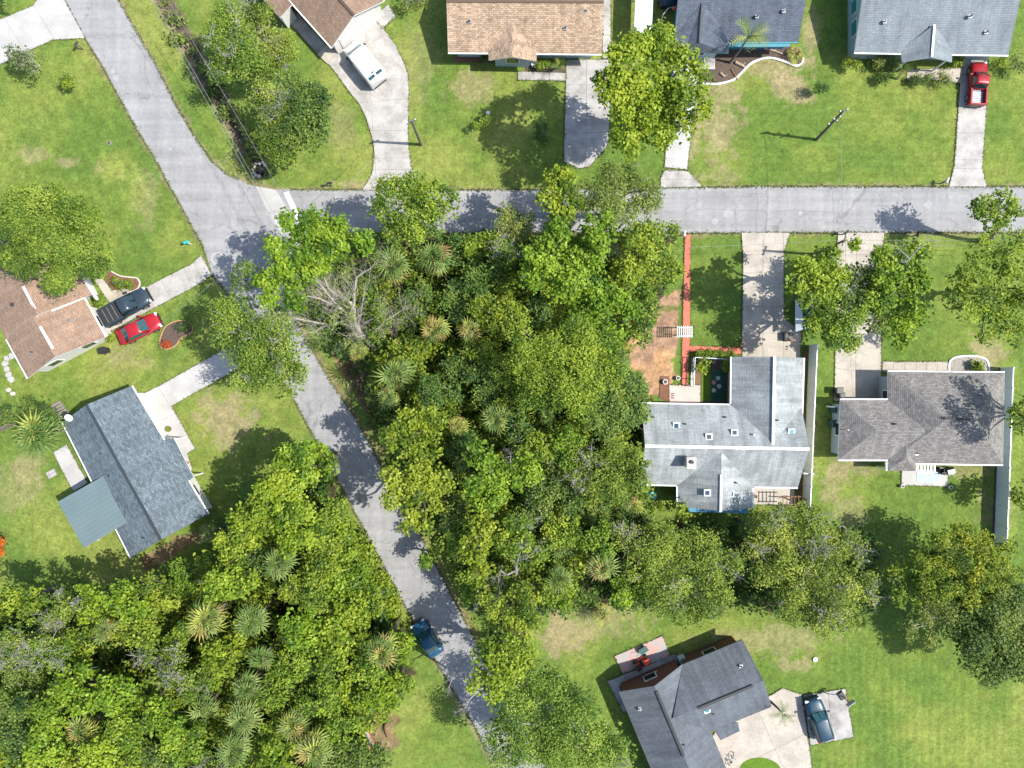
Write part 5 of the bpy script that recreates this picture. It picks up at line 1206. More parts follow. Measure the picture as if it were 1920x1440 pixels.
def pickup(label, front, rear, paint, cover, glass='car_glass'):
    p, rz, L = at_px(front, rear); root = top(empty('pickup_truck', p, rz), label, 'pickup truck'); k = L / 5.6; Wd = .96
    bx = -.55 * k if cover else -.75 * k
    st = [(bx, Wd, .30, 1.12), (.3 * k, Wd, .30, 1.12), (1.2 * k, Wd, .30, 1.12), (1.9 * k, .94, .32, 1.08), (2.45 * k, .88, .36, 1.02), (2.72 * k, .76, .42, .9), (2.8 * k, .6, .5, .74)]
    MB().loft([ring(*s) for s in st]).build('body', paint, root, True)
    cabin(root, (bx, 1.35 * k), (bx + .25, .55 * k), .86, .70, 1.1, 1.78, paint, glass)
    x0 = -2.75 * k; mid = (x0 + bx) / 2; ln = bx - x0
    MB().box((mid, 0, .62), (ln, 1.7, .12)).build('bed_floor', 'black_plastic' if cover else 'bed_liner', root)
    for s in (-1, 1): MB().box((mid, s * .87, .78), (ln, .17, .78)).build('bed_side', paint, root)
    MB().box((x0 + .05, 0, .80), (.11, 1.62, .72)).build('tailgate', paint, root)
    if cover:
        cv = MB().box((mid + .02, 0, 1.12), (ln - .2, 1.56, .05)).build('bed_cover', 'black_plastic', root)
        for q in range(1, 4): MB().box((x0 + ln * q / 4, 0, 1.15), (.05, 1.5, .03)).build('cover_rib', 'metal_grey', cv)
    else:
        for q in range(1, 8): MB().box((x0 + .1 + (ln - .2) * q / 8, 0, .70), (.09, 1.5, .05)).build('bed_rib', 'metal_grey', root)
    fittings(root, L, Wd, (1.75 * k, -1.7 * k), .39, .82, paint, .95 * k, 1.2)
    MB().tube([(1.42 * k, -.82, 1.11), (1.5 * k, 0, 1.14), (1.42 * k, .82, 1.11)], .018, 4).build('panel_gap', 'black_plastic', root)
    for s in (-1, 1): MB().tube([(1.5 * k, s * .45, 1.12), (2.5 * k, s * .4, 1.03)], .016, 4).build('bonnet_crease', paint, root)
    if L < 4.7: root.scale = (1, .86, .9)
    return root
def van(label, front, rear):
    p, rz, L = at_px(front, rear, 1.2); root = top(empty('cargo_van', p, rz), label, 'van'); k = L / 5.5; Wd = 1.0; paint = 'paint_van'
    st = [(-2.75, .9, .4, 1.9), (-2.68, .97, .32, 2.02), (-2.0, 1.0, .30, 2.10), (0, 1.0, .30, 2.12), (1.0, 1.0, .30, 2.08), (1.25, .98, .30, 1.98), (1.5, .97, .30, 1.72), (1.95, .96, .32, 1.22), (2.4, .9, .36, 1.08), (2.68, .78, .42, .95), (2.76, .6, .5, .8)]
    b = MB().loft([ring(x * k, w, z0, zt) for x, w, z0, zt in st]).build('body', paint, root, True)
    def pane(name, pts, n):
        n = Vector(n).normalized(); o = [Vector(q) + n * .03 for q in pts]; i = [Vector(q) - n * .05 for q in pts]
        MB().add(o + i, [(0, 1, 2, 3), (7, 6, 5, 4), (0, 4, 5, 1), (1, 5, 6, 2), (2, 6, 7, 3), (3, 7, 4, 0)]).build(name, 'car_glass_teal', root)
    pane('windscreen', [(1.93 * k, -.78, 1.27), (1.93 * k, .78, 1.27), (1.33 * k, .74, 1.92), (1.33 * k, -.74, 1.92)], (1, 0, .9))
    for s in (-1, 1):
        pane('rear_window', [(-2.55 * k, s * .1, 2.075), (-2.2 * k, s * .1, 2.11), (-2.2 * k, s * .78, 2.08), (-2.55 * k, s * .78, 2.03)], (-.1, 0, 1))
        pane('side_window', [(1.3 * k, s * 1.0, 1.3), (.5 * k, s * 1.0, 1.3), (.5 * k, s * .98, 1.8), (1.15 * k, s * .98, 1.8)], (0, s, .05))
    fittings(root, L, Wd, (1.7 * k, -1.6 * k), .38, .85, 'black_plastic', 1.5 * k, 1.35)
    MB().box((-2.0 * k, .1, 2.14), (.12, .3, .05)).build('roof_bracket', 'black_plastic', root)
    return root
van('white cargo van parked on the curved drive', (655, 82), (711, 152))
pickup('dark navy pickup with ribbed bed cover on the slabbed drive', (277, 551), (192, 599), 'paint_navy', True)
sedan('red sedan parked on the grass beside the navy pickup', (297, 598), (221, 634), 'paint_red', 'car_glass_teal')
sedan('blue sedan parked at the kerb of the lower street', (781, 1168), (820, 1229), 'paint_blue', 'car_glass_teal')
sedan('teal sport utility car on the square concrete pad', (1523, 1310), (1549, 1389), 'paint_teal', 'car_glass_teal', True, 'utility_car')
pickup('red pickup truck with ribbed grey bed on the long drive', (1838, 115), (1833, 197), 'paint_truck_red', False)
sedan('silver-blue car mostly hidden under the tall bright tree', (1276, 130), (1283, 214), 'paint_silver')
sedan('teal car cut off by the top edge beside the blue-grey roof', (1249, -66), (1253, 11), 'paint_teal', 'car_glass_teal')

# ---------------------------------------------------------------- fences, poles, wires
plain('vinyl', (.66, .67, .70), .45); plain('vinyl_grey', (.68, .73, .74), .6); plain('wood_pole', (.13, .11, .095), .9); plain('wire', (.22, .22, .22), .5)
mat('grey_wood', (.24, .21, .18), (.17, .15, .13), 4, .9, .2, .3)
mat('brown_wood', (.22, .12, .065), (.16, .09, .05), 4, .9, .2, .3)
def spline(pts, n=6, closed=False):
    out = []; m = len(pts)
    for i in range(m if closed else m - 1):
        g = lambda j: Vector(pts[j % m] if closed else pts[min(max(j, 0), m - 1)])
        p0, p1, p2, p3 = g(i - 1), g(i), g(i + 1), g(i + 2)
        for k in range(n):
            t = k / n
            out.append(tuple(.5 * (2 * p1 + (p2 - p0) * t + (2 * p0 - 5 * p1 + 4 * p2 - p3) * t * t + (3 * p1 - p0 - 3 * p2 + p3) * t ** 3)))
    if not closed: out.append(tuple(pts[-1]))
    return out
def fence(label, a, b, h, n, name='fence', pm='vinyl', mm='vinyl_grey', slats=None):
    A, B = W(*a), W(*b); d = (B - A); L = d.length; d.normalize(); rz = math.atan2(d.y, d.x)
    root = top(empty(name, A, rz), label, 'fence')
    for k in range(n + 1):
        MB().box((L * k / n, 0, h / 2), (.13, .13, h + .12)).build('post', pm, root)
        MB().box((L * k / n, 0, h + .09), (.17, .17, .06), taper=.6).build('post_cap', pm, root)
        if k < n:
            w = L / n - .14
            q = MB().box((L * (k + .5) / n, 0, h / 2), (w, .05, h - .1)).build('panel', mm, root)
            MB().box((L * (k + .5) / n, 0, h - .02), (w, .09, .08)).build('rail', pm, q)
            MB().box((L * (k + .5) / n, 0, .12), (w, .09, .1)).build('rail', pm, q)
    return root
fence('tall white vinyl fence between the long grey roof and the lawn', (1518, 648), (1505, 945), 1.9, 8)
fence('tall white vinyl fence at the east edge beside the hip roof', (1876, 690), (1864, 1020), 1.9, 9)
fence('short white fence panel joining the house to the tall fence', (1496, 884), (1512, 885), 1.6, 1)
fence('short white gate panel beside the grey-brown west wall', (1551, 762), (1573, 762), 1.5, 1)
fence('low dark board fence behind the round yard palm', (-4, 812), (32, 795), 1.5, 2, pm='grey_wood', mm='grey_wood')
fence('dark board fence under the trees behind the slate-blue roof', (255, 1100), (300, 1078), 1.5, 3, pm='grey_wood', mm='grey_wood')
# white yard railing of the small fenced yard: thin rails and posts
rl = top(empty('yard_railing', W(1297, 672)), 'thin white railing around the small yard below the red path', 'railing'); L0 = loc_(rl)
for a, b in (((1297, 671), (1374, 675)), ((1297, 671), (1295, 724))):
    for z in (.15, .75, 1.35):
        p, q = W(*a), W(*b); strip(rl, 'rail', Vector((p.x, p.y, z)), Vector((q.x, q.y, z)), .06, .06, 'vinyl')
    for k in range(5):
        p = W(*a).lerp(W(*b), k / 4); sub(MB().box((p.x, p.y, .7), (.08, .08, 1.4)), rl).build('post', 'vinyl', rl)
yard = MB().prism(wp([(1299, 673), (1374, 676), (1374, 757), (1315, 757), (1299, 722)]), -.05, .012).build('garden_bed', 'mulch')
top(yard, 'dark mulched bed inside the small railed yard', 'garden bed', kind='structure')
top(MB().prism(wp([(1302, 700), (1313, 700), (1313, 724), (1302, 724)]), -.05, .05).build('door_mat', 'brown_wood'), 'brown mat on the ground inside the small railed yard', 'mat')
mat('turf_strip', (.10, .18, .015), (.07, .14, .012), 3, .95, .3, .5)
top(MB().prism(wp([(1316, 690), (1332, 690), (1332, 752), (1315, 752)]), -.05, .03).build('lawn_strip', 'turf_strip'), 'narrow bright lawn strip inside the small railed yard', 'lawn', kind='structure')
mat('green_mat', (.02, .085, .05), (.03, .10, .06), 2); plain('pale_disc', (.45, .5, .46), .8); plain('pink_disc', (.55, .18, .2), .8)
top(MB().prism(wp([(1334, 695), (1360, 695), (1358, 752), (1333, 752)]), -.05, .035).build('artificial_turf', 'green_mat'), 'dark green turf mat with round stepping discs', 'turf', kind='structure')
for x, y, m, lb in ((1338, 717, 'pink_disc', 'pink flower-shaped disc on the green turf mat'), (1346, 709, 'pale_disc', 'upper pale round stepping disc on the green turf mat'), (1348, 724, 'pale_disc', 'middle pale round stepping disc on the green turf mat'), (1338, 732, 'pale_disc', 'lowest pale round stepping disc on the green turf mat')):
    p = W(x, y); top(MB().cyl((p.x, p.y, .03), .22, .05, 14).cyl((p.x, p.y, .08), .09, .02, 10).build('stepping_disc', m), lb, 'stepping stone', 'discs on the green turf mat')

top(MB().prism(wp(spline([(1385, 1452), (1390, 1432), (1410, 1421), (1435, 1421), (1458, 1432), (1468, 1452)], 4)), -.02, .085).build('lawn_island', 'turf_strip'), 'rounded green lawn island set in the stained drive', 'lawn', kind='structure')
def pole(label, base, tip, z, arms=()):
    b, t_ = W(*base), W(*tip, z); r = top(empty('utility_pole', b), label, 'utility pole'); d = t_ - b
    MB().tube([Vector((0, 0, -.3)), d * .5, d], [.16, .13, .10], 8).build('shaft', 'wood_pole', r)
    for (f, L, rz) in arms:
        p = d * f; MB().box((p.x, p.y, p.z), (L, .12, .12), rz).build('cross_arm', 'wood_pole', r)
        for s in (-1, 1): MB().cyl((p.x + s * L * .42 * math.cos(rz), p.y + s * L * .42 * math.sin(rz), p.z + .06), .05, .16, 8).build('insulator', 'vinyl_grey', r)
    return t_
t1 = pole('utility pole beside the curved drive, casting a long thin shadow', (790, 271), (771, 226), 6.9, ((.96, .9, .4),))
t2 = pole('dark utility pole with cross arms on the wide north lawn', (1531, 262), (1582, 207), 6.9, ((.98, .8, .2), (.6, 1.0, .4), (.75, .7, .4)))
t3 = pole('utility pole among the lime trees by the street', (1527, 477), (1585, 450), 7.2, ((.97, 1.0, 1.2),))
def wire(label, a, b, sag=.5, r=.014):
    a, b = Vector(a), Vector(b); n = 14
    pts = [a.lerp(b, k / n) - Vector((0, 0, sag * 4 * (k / n) * (1 - k / n))) for k in range(n + 1)]
    top(MB().tube(pts, r, 5).build('overhead_wire', 'wire'), label, 'wire', 'overhead wires')
wire('wire from the lawn pole across the street to the tree pole', t2, t3, .6)
far = W(1980, 455, 7.3)
wire('upper wire running east along the street from the tree pole', t3, far + Vector((0, .25, .3)), .3)
wire('lower wire running east along the street from the tree pole', t3 - Vector((0, .2, .5)), far - Vector((0, .25, .5)), .3)
wire('wire running west over the bright lawn from the tree pole', t3, W(1295, 463, 7.2), .3)
wire('wire slanting from the tree pole down to the grey-brown house', t3, W(1600, 745, 3.0), .3)
nw = W(290, 20, 7.5); so = W(560, 500, 7.5)
wire('first of three wires along the north-west street', nw, so, .5)
wire('second of three wires along the north-west street', nw + Vector((.35, .1, .2)), so + Vector((.35, .1, .2)), .5)
wire('third of three wires along the north-west street', nw + Vector((1.6, .4, .3)), so + Vector((2.0, .4, .3)), .6)
wire('service wire from the drive pole slanting to the street corner', t1, W(560, 430, 7.4), .4)
wire('service wire slanting over the left lawn beside the red sedan', W(435, 500, 7.4), W(180, 700, 3.4), .3)

# ---------------------------------------------------------------- garden beds with edging
plain('edging_white', (.62, .62, .62), .7); plain('edging_terracotta', (.42, .23, .11), .8); plain('stone_pale', (.5, .47, .43), .85)
def bed(label, poly, m, edge=None, em='edging_white', w=.12, closed=True, h=.12):
    root = top(empty('garden_bed', W(*poly[0])), label, 'garden bed'); off = root.location
    sub(MB().prism(wp(poly), -.05, .045), root).build('soil', m, root)
    if edge:
        for a, b in zip(edge[:-1], edge[1:]):
            p, q = W(*a), W(*b)
            if (q - p).length > .02: strip(root, 'edging_block', p + (q - p) * .03, q - (q - p) * .03, w, h, em)
    return root
e = spline([(1316, 157), (1345, 158), (1375, 150), (1392, 135), (1410, 118), (1440, 109), (1468, 115), (1492, 124), (1504, 118), (1505, 108)], 4)
bed('dark mulched front bed with winding white edging', e + [(1500, 92), (1478, 86), (1370, 90), (1320, 105), (1300, 130)], 'mulch', e, w=.2)
e = spline([(302, 632), (312, 612), (332, 602), (352, 603), (362, 614), (358, 625), (340, 634), (330, 648), (312, 655), (301, 648)], 3, True)
bed('kidney-shaped bed with orange edging beside the red sedan', e, 'mulch', e + e[:1], 'edging_terracotta', .10)
e = spline([(203, 505), (215, 512), (228, 518), (245, 520), (258, 522), (263, 532), (258, 542), (245, 548)], 3)
bed('planted bed with pale edging by the front door', e + [(215, 545), (200, 530)], 'mulch_red', e, 'stone_pale', .12)
e = spline([(1779, 697), (1780, 678), (1795, 669), (1830, 668), (1850, 676), (1854, 697)], 3)
bed('rounded gravel bed with rock edging before the hip roof', e, 'pale_gravel', e, 'vinyl_grey', .16)
bed('narrow planted bed before the tan roofed house', [(985, 124), (1060, 124), (1060, 138), (985, 137)], 'mulch')
bed('red mulched strip under the eave of the tan house', [(848, 106), (918, 108), (918, 118), (852, 116)], 'mulch_red')
bed('brown planted strip beside the white fence', [(1507, 655), (1514, 655), (1502, 940), (1496, 940)], 'mulch_red')
bed('dark planted strip along the tall east fence', [(1886, 690), (1874, 690), (1860, 1020), (1874, 1020)], 'mulch')
bed('paved brown bed left of the pink patio', [(1238, 705), (1255, 705), (1255, 755), (1236, 745)], 'mulch_red')
spiky = palm('bright yellow spiky plant at the end of the white-edged bed', 1490, 104, 18, .35, 'gold', 16, name='spiky_plant')
for c, (x, y, st, r, lb) in enumerate([(1335, 610, 'shrub', 9, 'dark plant in the kidney-shaped bed, upper'), (1352, 612, 'shrub', 7, None)]):
    pass
shrub('dark leafy plant in the upper half of the kidney-shaped bed', 'shrub', .9, [(340, 615, 9), (350, 612, 6)])
shrub('small red flowering plant at the lower end of the kidney bed', 'orange', .5, [(311, 645, 4)])
shrub('reddish plant in the planted bed by the front door', 'shrub_light', .8, [(230, 535, 9), (243, 533, 8), (218, 528, 7)])
shrub('yellow plant in the gravel bed before the hip roof', 'yellow', .8, [(1832, 687, 6)], dens=2)
shrub('yellow-green plant in the narrow bed of the tan house', 'shrub_light', 1.0, [(1022, 122, 6), (1010, 122, 5)])
shrub('dark spiky plant under the eave of the tan house', 'shrub', .9, [(908, 112, 5)])

# ---------------------------------------------------------------- small things
plain('turquoise', (.02, .42, .45), .4)
def mailbox(label, px, py, rz, body='metal_grey', post='wood_pole'):
    r = top(empty('mailbox', W(px, py), rz), label, 'mailbox')
    MB().box((0, 0, .5), (.10, .10, 1.0)).build('post', post, r); MB().box((0, 0, .98), (.55, .10, .06)).build('arm', post, r)
    pr = [(.10 * math.cos(R_(a)), .10 * math.sin(R_(a)) + .12) for a in range(0, 181, 30)]
    MB().loft([[(x, y, 1.02 + z - .0) for y, z in [(-.10, 0)] + [(p[0] * -1, p[1]) for p in pr[::-1]] + [(.10, 0)]] for x in (-.26, .26)]).build('box', body, r)
    MB().box((.0, .125, 1.2), (.14, .02, .05)).build('flag', 'tail_lamp', r)
mailbox('dark mailbox at the street below the curved drive', 622, 349, .2, 'black_plastic')
mailbox('white mailbox at the street beside the red truck drive', 1764, 344, 1.2, 'vinyl')
mailbox('turquoise and white mailbox at the street corner of the left lawn', 358, 458, .4, 'turquoise', 'vinyl')
mailbox('dark mailbox beside the wide bright drive', 155, 92, 1.0, 'black_plastic')
mailbox('white mailbox at the top of the red paver path', 1279, 442, 1.4, 'vinyl', 'vinyl')
mailbox('dark mailbox by the pale tan drive at the street', 1578, 440, .8, 'black_plastic')
mailbox('dark mailbox in the shade right of the pale tan drive', 1710, 443, 1.4, 'black_plastic')
plain('bin_black', (.02, .022, .025), .5); plain('bin_green', (.02, .08, .07), .5); plain('orange_red', (.62, .07, .03), .4); plain('terracotta', (.42, .2, .12), .8)
def bin_(label, px, py, rz, m, s=.62, hgt=1.05):
    r = top(empty('wheelie_bin', W(px, py), rz), label, 'bin')
    MB().loft([[(-s * .4, -s * .38, 0), (s * .4, -s * .38, 0), (s * .4, s * .38, 0), (-s * .4, s * .38, 0)], [(-s * .5, -s * .48, hgt), (s * .5, -s * .48, hgt), (s * .5, s * .48, hgt), (-s * .5, s * .48, hgt)]]).build('body', m, r)
    MB().box((.02, 0, hgt + .04), (s * 1.12, s * 1.04, .08), taper=.85).build('lid', m, r)
    MB().tube([(-s * .56, -s * .4, hgt - .02), (-s * .56, s * .4, hgt - .02)], .03, 6).build('handle', 'black_plastic', r)
    for q in (-1, 1): MB().tube([(-s * .42, q * s * .46, .12), (-s * .42, q * s * .36, .12)], .12, 10).build('wheel', 'tyre', r)
bin_('black wheeled bin on the grass below the red sedan', 202, 658, .3, 'bin_black')
bin_('black bin at the lower corner of the pale tan drive', 1566, 732, 0, 'bin_black')
bin_('second black bin beside the grey-brown west wall gate', 1572, 741, .2, 'bin_black', .5, .9)
bin_('green bin against the grey-brown west wall, upper', 1560, 768, 0, 'bin_green', .6)
bin_('dark green bin against the grey-brown west wall, lower', 1558, 793, .1, 'bin_green', .7)
bin_('dark bin at the corner of the tan drive under leaves', 1474, 632, 0, 'bin_black', .8, .7)
# blue open shed
s = top(empty('open_shed', W(1510, 592)), 'blue open-sided shed with pale lean-to roof under the trees', 'shed')
roof_mesh(s, [W(1492, 562, 2.2), W(1505, 560, 2.5), W(1505, 618, 2.5), W(1492, 622, 2.2)], [(0, 1, 2, 3)], ('white_metal_roof', 'white_trim'))
sub(MB().box((*W(1512, 590, .9)[:2], .95), (.12, 3.0, 1.9)), s).build('back_wall', 'siding_blue', s)
for y in (563, 617): sub(MB().box((*W(1502, y, .9)[:2], 1.0), (1.1, .08, 2.0)), s).build('side_wall', 'siding_blue', s)
sub(MB().box((*W(1507, 585, .3)[:2], .5), (.6, 1.0, .5)), s).build('storage_box', 'paint_blue', s)
# slatted bench arch over the red path
b_ = top(empty('garden_arbor', W(1283, 622)), 'grey slatted arbor standing over the red paver path', 'arbor')
for x in (1272, 1294):
    for y in (615, 629): sub(MB().box((*W(x, y)[:2], 1.05), (.08, .08, 2.1)), b_).build('post', 'grey_wood', b_)
for k in range(8):
    p = W(1270 + k * 3.9, 622, 2.15); sub(MB().box((p.x, p.y, 2.15), (.07, 1.1, .07)), b_).build('slat', 'vinyl_grey', b_)
for y in (614, 630): strip(b_, 'beam', W(1269, y, 2.08), W(1298, y, 2.08), .06, .08, 'vinyl_grey')
# trellis on the small beige patio
tr = top(empty('pergola', W(1482, 938)), 'small brown wooden pergola on the beige patio', 'pergola')
for x in (1468, 1498):
    for y in (932, 948): sub(MB().box((*W(x, y)[:2], 1.1), (.1, .1, 2.2)), tr).build('post', 'brown_wood', tr)
for y in (931, 949): strip(tr, 'beam', W(1465, y, 2.2), W(1501, y, 2.2), .1, .1, 'brown_wood')
for k in range(5): strip(tr, 'slat', W(1468 + k * 7.3, 929, 2.31), W(1468 + k * 7.3, 951, 2.31), .06, .06, 'brown_wood')
# riding mower on the pink patio
mw = top(empty('riding_mower', W(1202, 1241), .5), 'orange-red riding mower on the stained pink patio', 'mower')
MB().box((.0, 0, .38), (1.5, .62, .22), taper=.9).build('chassis', 'bin_black', mw)
MB().loft([[(x, -w, z0), (x, w, z0), (x, w * .8, z1), (x, -w * .8, z1)] for x, w, z0, z1 in ((.15, .3, .45, .92), (.6, .3, .45, .88), (.85, .22, .45, .72))]).build('bonnet', 'orange_red', mw)
MB().box((-.5, 0, .62), (.6, .6, .22), taper=.8).build('fender', 'orange_red', mw)
MB().box((-.42, 0, .78), (.42, .42, .1), taper=.9).build('seat', 'bin_black', mw); MB().box((-.64, 0, .98), (.1, .42, .36)).build('backrest', 'bin_black', mw)
MB().tube([(.15 + .0, .18 * math.cos(a), 1.02 + .0) if 0 else (.08 + .18 * math.cos(a), .18 * math.sin(a), 1.03) for a in [i * .5236 for i in range(13)]], .02, 5).build('steering_wheel', 'bin_black', mw)
MB().box((.05, 0, .2), (.8, 1.05, .16), taper=.9).build('mower_deck', 'orange_red', mw)
for x, y, r in ((.62, .42, .2), (.62, -.42, .2), (-.5, .42, .28), (-.5, -.42, .28)): MB().tube([(x, y - .09, r), (x, y + .09, r)], r, 12).build('wheel', 'tyre', mw)
r = top(empty('garden_cart', W(1205, 1216), .6), 'green garden cart at the upper side of the stained pink patio', 'cart')
MB().loft([[(-.35, -.2, .25), (.35, -.2, .25), (.35, .2, .25), (-.35, .2, .25)], [(-.45, -.28, .55), (.45, -.28, .55), (.45, .28, .55), (-.45, .28, .55)]]).build('tray', 'bin_green', r)
MB().tube([(-.45, 0, .45), (-.9, 0, .75)], .02, 5).build('handle', 'black_plastic', r)
for q in (-1, 1): MB().tube([(.1, q * .3, .16), (.1, q * .24, .16)], .16, 10).build('wheel', 'tyre', r)
r = top(empty('air_conditioner', W(1277, 1233), .4), 'small turquoise and white unit by the brick back wall', 'air conditioner')
MB().box((0, 0, .4), (.65, .65, .8)).build('casing', 'vinyl', r); MB().cyl((0, 0, .80), .25, .03, 14).build('fan_grille', 'turquoise', r)
# satellite dish
r = top(empty('satellite_dish', W(137, 783, 3.2)), 'white satellite dish on the upper corner of the slate-blue roof', 'satellite dish')
mb = MB(); n = 18; rings_ = []
for q, zz in ((.06, 0), (.2, .03), (.32, .09), (.4, .16)):
    rings_.append([(q * math.cos(6.2832 * k / n), q * .85 * math.sin(6.2832 * k / n), zz + .55 + .35 * q * math.sin(6.2832 * k / n)) for k in range(n)])
mb.loft(rings_); mb.build('dish', 'vinyl', r); MB().tube([(0, 0, -.3), (0, 0, .55)], .03, 6).build('mast', 'metal_grey', r)
MB().tube([(0, -.3, .5), (.0, -.15, .95), (0, 0, 1.0)], .018, 5).build('feed_arm', 'metal_grey', r)
# basketball hoop
hp = W(1577, 1303); hp.z = .06
r = top(empty('basketball_hoop', hp, 2.2), 'portable basketball hoop at the corner of the concrete pad', 'basketball hoop')
MB().box((0, 0, .12), (.9, .6, .24), taper=.8).build('base', 'bin_black', r); MB().tube([(0, 0, .2), (.06, 0, 1.9), (.3, 0, 2.4)], .05, 6).build('pole', 'bin_black', r)
MB().box((.35, 0, 2.5), (.05, .9, .6)).build('backboard', 'paint_silver', r)
MB().tube([(.6 + .22 * math.cos(i * .5236), .22 * math.sin(i * .5236), 2.3) for i in range(13)], .015, 5).build('rim', 'orange_red', r)
# child's bicycle
r = top(empty('bicycle', W(1369, 1420), 1.2), 'small turquoise bicycle lying against the charcoal roofed house', 'bicycle')
for x in (-.42, .42): MB().tube([(x + .26 * math.cos(i * .4189), 0, .28 + .26 * math.sin(i * .4189)) for i in range(16)], .03, 6).build('wheel', 'tyre', r)
MB().tube([(-.42, 0, .28), (-.1, 0, .62), (.3, 0, .66), (.0, 0, .3), (-.42, 0, .28)], .025, 5).build('frame', 'turquoise', r)
MB().tube([(.42, 0, .28), (.3, 0, .75)], .02, 5).build('fork', 'turquoise', r); MB().tube([(.3, -.25, .8), (.3, .25, .8)], .02, 5).build('handlebar', 'black_plastic', r)
MB().box((-.15, 0, .7), (.2, .12, .05)).build('saddle', 'black_plastic', r)
# turquoise barrels, pool, balls, pots
def pot(name, label, px, py, rr, hh, m, fill_=None, cat='pot', group=None):
    r = top(empty(name, W(px, py)), label, cat, group)
    MB().cyl((0, 0, .02), rr * .8, hh, 16, r2=rr).build('body', m, r); MB().cyl((0, 0, hh + .0), rr * 1.06, .05, 16).build('rim', m, r)
    MB().cyl((0, 0, hh + .045), rr * .82, .02, 16).build('contents', fill_ or 'mulch', r)
pot('barrel', 'large turquoise barrel at the left edge of the south-west wood', 4, 1420, .42, 1.0, 'turquoise', 'turquoise', 'barrel')
pot('barrel', 'small turquoise barrel beside the large one', 27, 1430, .3, .8, 'turquoise', 'turquoise', 'barrel')
pot('paddling_pool', 'round turquoise paddling pool below the long grey roof', 1224, 928, .36, .22, 'turquoise', 'turquoise', 'pool')
pot('planter', 'white round planter left of the red paver path, upper', 1270, 709, .2, .4, 'vinyl'); pot('planter', 'white ring planter left of the red paver path, lower', 1246, 716, .24, .4, 'vinyl')
pot('planter', 'white round planter in the small railed yard', 1335, 677, .2, .45, 'vinyl'); pot('planter', 'terracotta pot beside the porch of the slate-blue roof', 352, 868, .2, .35, 'terracotta')
pot('planter', 'pale pot on the white patio of the grey-brown house, left', 1689, 911, .16, .35, 'vinyl'); pot('planter', 'pale pot on the white patio of the grey-brown house, right', 1779, 913, .16, .35, 'vinyl')
pot('planter', 'terracotta pot on the beige patio edge', 1415, 930, .18, .35, 'terracotta')
pot('well_cover', 'round white cover set in the south-east lawn', 1528, 1236, .22, .08, 'vinyl', 'vinyl', 'cover')
pot('valve_cover', 'small round grey cover in the north-west lawn', 205, 268, .2, .03, 'concrete_grey', 'mulch', 'cover')
pot('planter', 'round wreath-like planter on the white drive', 318, 804, .28, .3, 'brown_wood', 'turf_strip')
top(MB().add([(.22 * math.cos(a) * math.cos(b) + W(915, 214).x, .22 * math.sin(a) * math.cos(b) + W(915, 214).y, .3 + .22 * math.sin(b)) for b in [-1.2 + i * .4 for i in range(7)] for a in [j * .6283 for j in range(10)]], [(i * 10 + j, i * 10 + (j + 1) % 10, (i + 1) * 10 + (j + 1) % 10, (i + 1) * 10 + j) for i in range(6) for j in range(10)] + [tuple(range(9, -1, -1)), tuple(range(60, 70))]).build('garden_ball', 'vinyl', None, True), 'white garden ball on the front lawn in tree shade', 'garden ball')
def chair(label, px, py, rz, m):
    r = top(empty('garden_chair', W(px, py, .05), rz), label, 'chair')
    MB().box((0, 0, .42), (.5, .5, .05)).build('seat', m, r); MB().box((-.25, 0, .7), (.06, .5, .55)).build('backrest', m, r)
    for x in (-.2, .2):
        for y in (-.2, .2): MB().box((x, y, .2), (.05, .05, .4)).build('leg', m, r)
chair('dark chair on the white patio, under the striped awning edge', 1762, 880, 1.5, 'bin_black'); chair('white chair at the front of the tan house', 1000, 122, -1.2, 'vinyl')
chair('pink chair at the edge of the tan drive', 1479, 634, 1.0, 'terracotta'); 
r = top(empty('barbecue_grill', W(1772, 882, .05), .2), 'black covered barbecue grill beside the white patio', 'grill')
MB().box((0, 0, .45), (1.1, .55, .8)).build('cabinet', 'bin_black', r); MB().loft([[(-.4, -.28, .85), (.4, -.28, .85), (.4, .28, .85), (-.4, .28, .85)], [(-.36, -.2, 1.1), (.36, -.2, 1.1), (.36, .2, 1.1), (-.36, .2, 1.1)]]).build('hood', 'paint_navy', r)
MB().tube([(-.3, -.3, 1.0), (.3, -.3, 1.0)], .02, 5).build('handle', 'metal_grey', r)
r = top(empty('patio_mat', W(1740, 896)), 'pale blue mat on the white patio', 'mat')
sub(MB().box((*W(1740, 895)[:2], .075), (2.4, 1.0, .02)), r).build('mat', 'siding_pale_blue', r)
for k in range(3):
    p = W(1261, 738 + 4 * k); top(MB().box((p.x, p.y, .09), (.28, .10, .05)).box((p.x, p.y, .13), (.22, .05, .04)).build('metal_bar', 'bin_black'), ['upper', 'middle', 'lower'][k] + ' of three short dark bars on the pink patio', 'bar', 'bars on the pink patio')
r = top(empty('deck_ramp', W(116, 766)), 'short grey plank ramp at the corner of the slate-blue roof', 'ramp')
for k in range(6):
    p = W(109, 757).lerp(W(127, 782), k / 5); sub(MB().box((p.x, p.y, .25), (.95, .24, .06), .47), r).build('plank', 'grey_wood', r)
for s_ in (-1, 1): strip(r, 'beam', W(109 + s_ * 8 - 4, 757 - s_ * 4), W(127 + s_ * 8 - 4, 782 - s_ * 4), .1, .2, 'grey_wood')
r = top(empty('garden_steps', W(278, 1050)), 'brown plank steps below the slate-blue roof', 'steps')
for k in range(4):
    p = W(272, 1046).lerp(W(284, 1066), k / 3); sub(MB().box((p.x, p.y, .12), (1.0, .26, .1), .5), r).build('plank', 'brown_wood', r)
r = top(empty('paver_stack', W(97, 888), .5), 'square of stacked pale pavers on the back lawn', 'pavers')
for i in range(2):
    for j in range(3): MB().box((-.3 + .31 * j, -.2 + .36 * i, .05), (.28, .33, .1 + .02 * (i + j))).build('paver', 'concrete_grey', r)
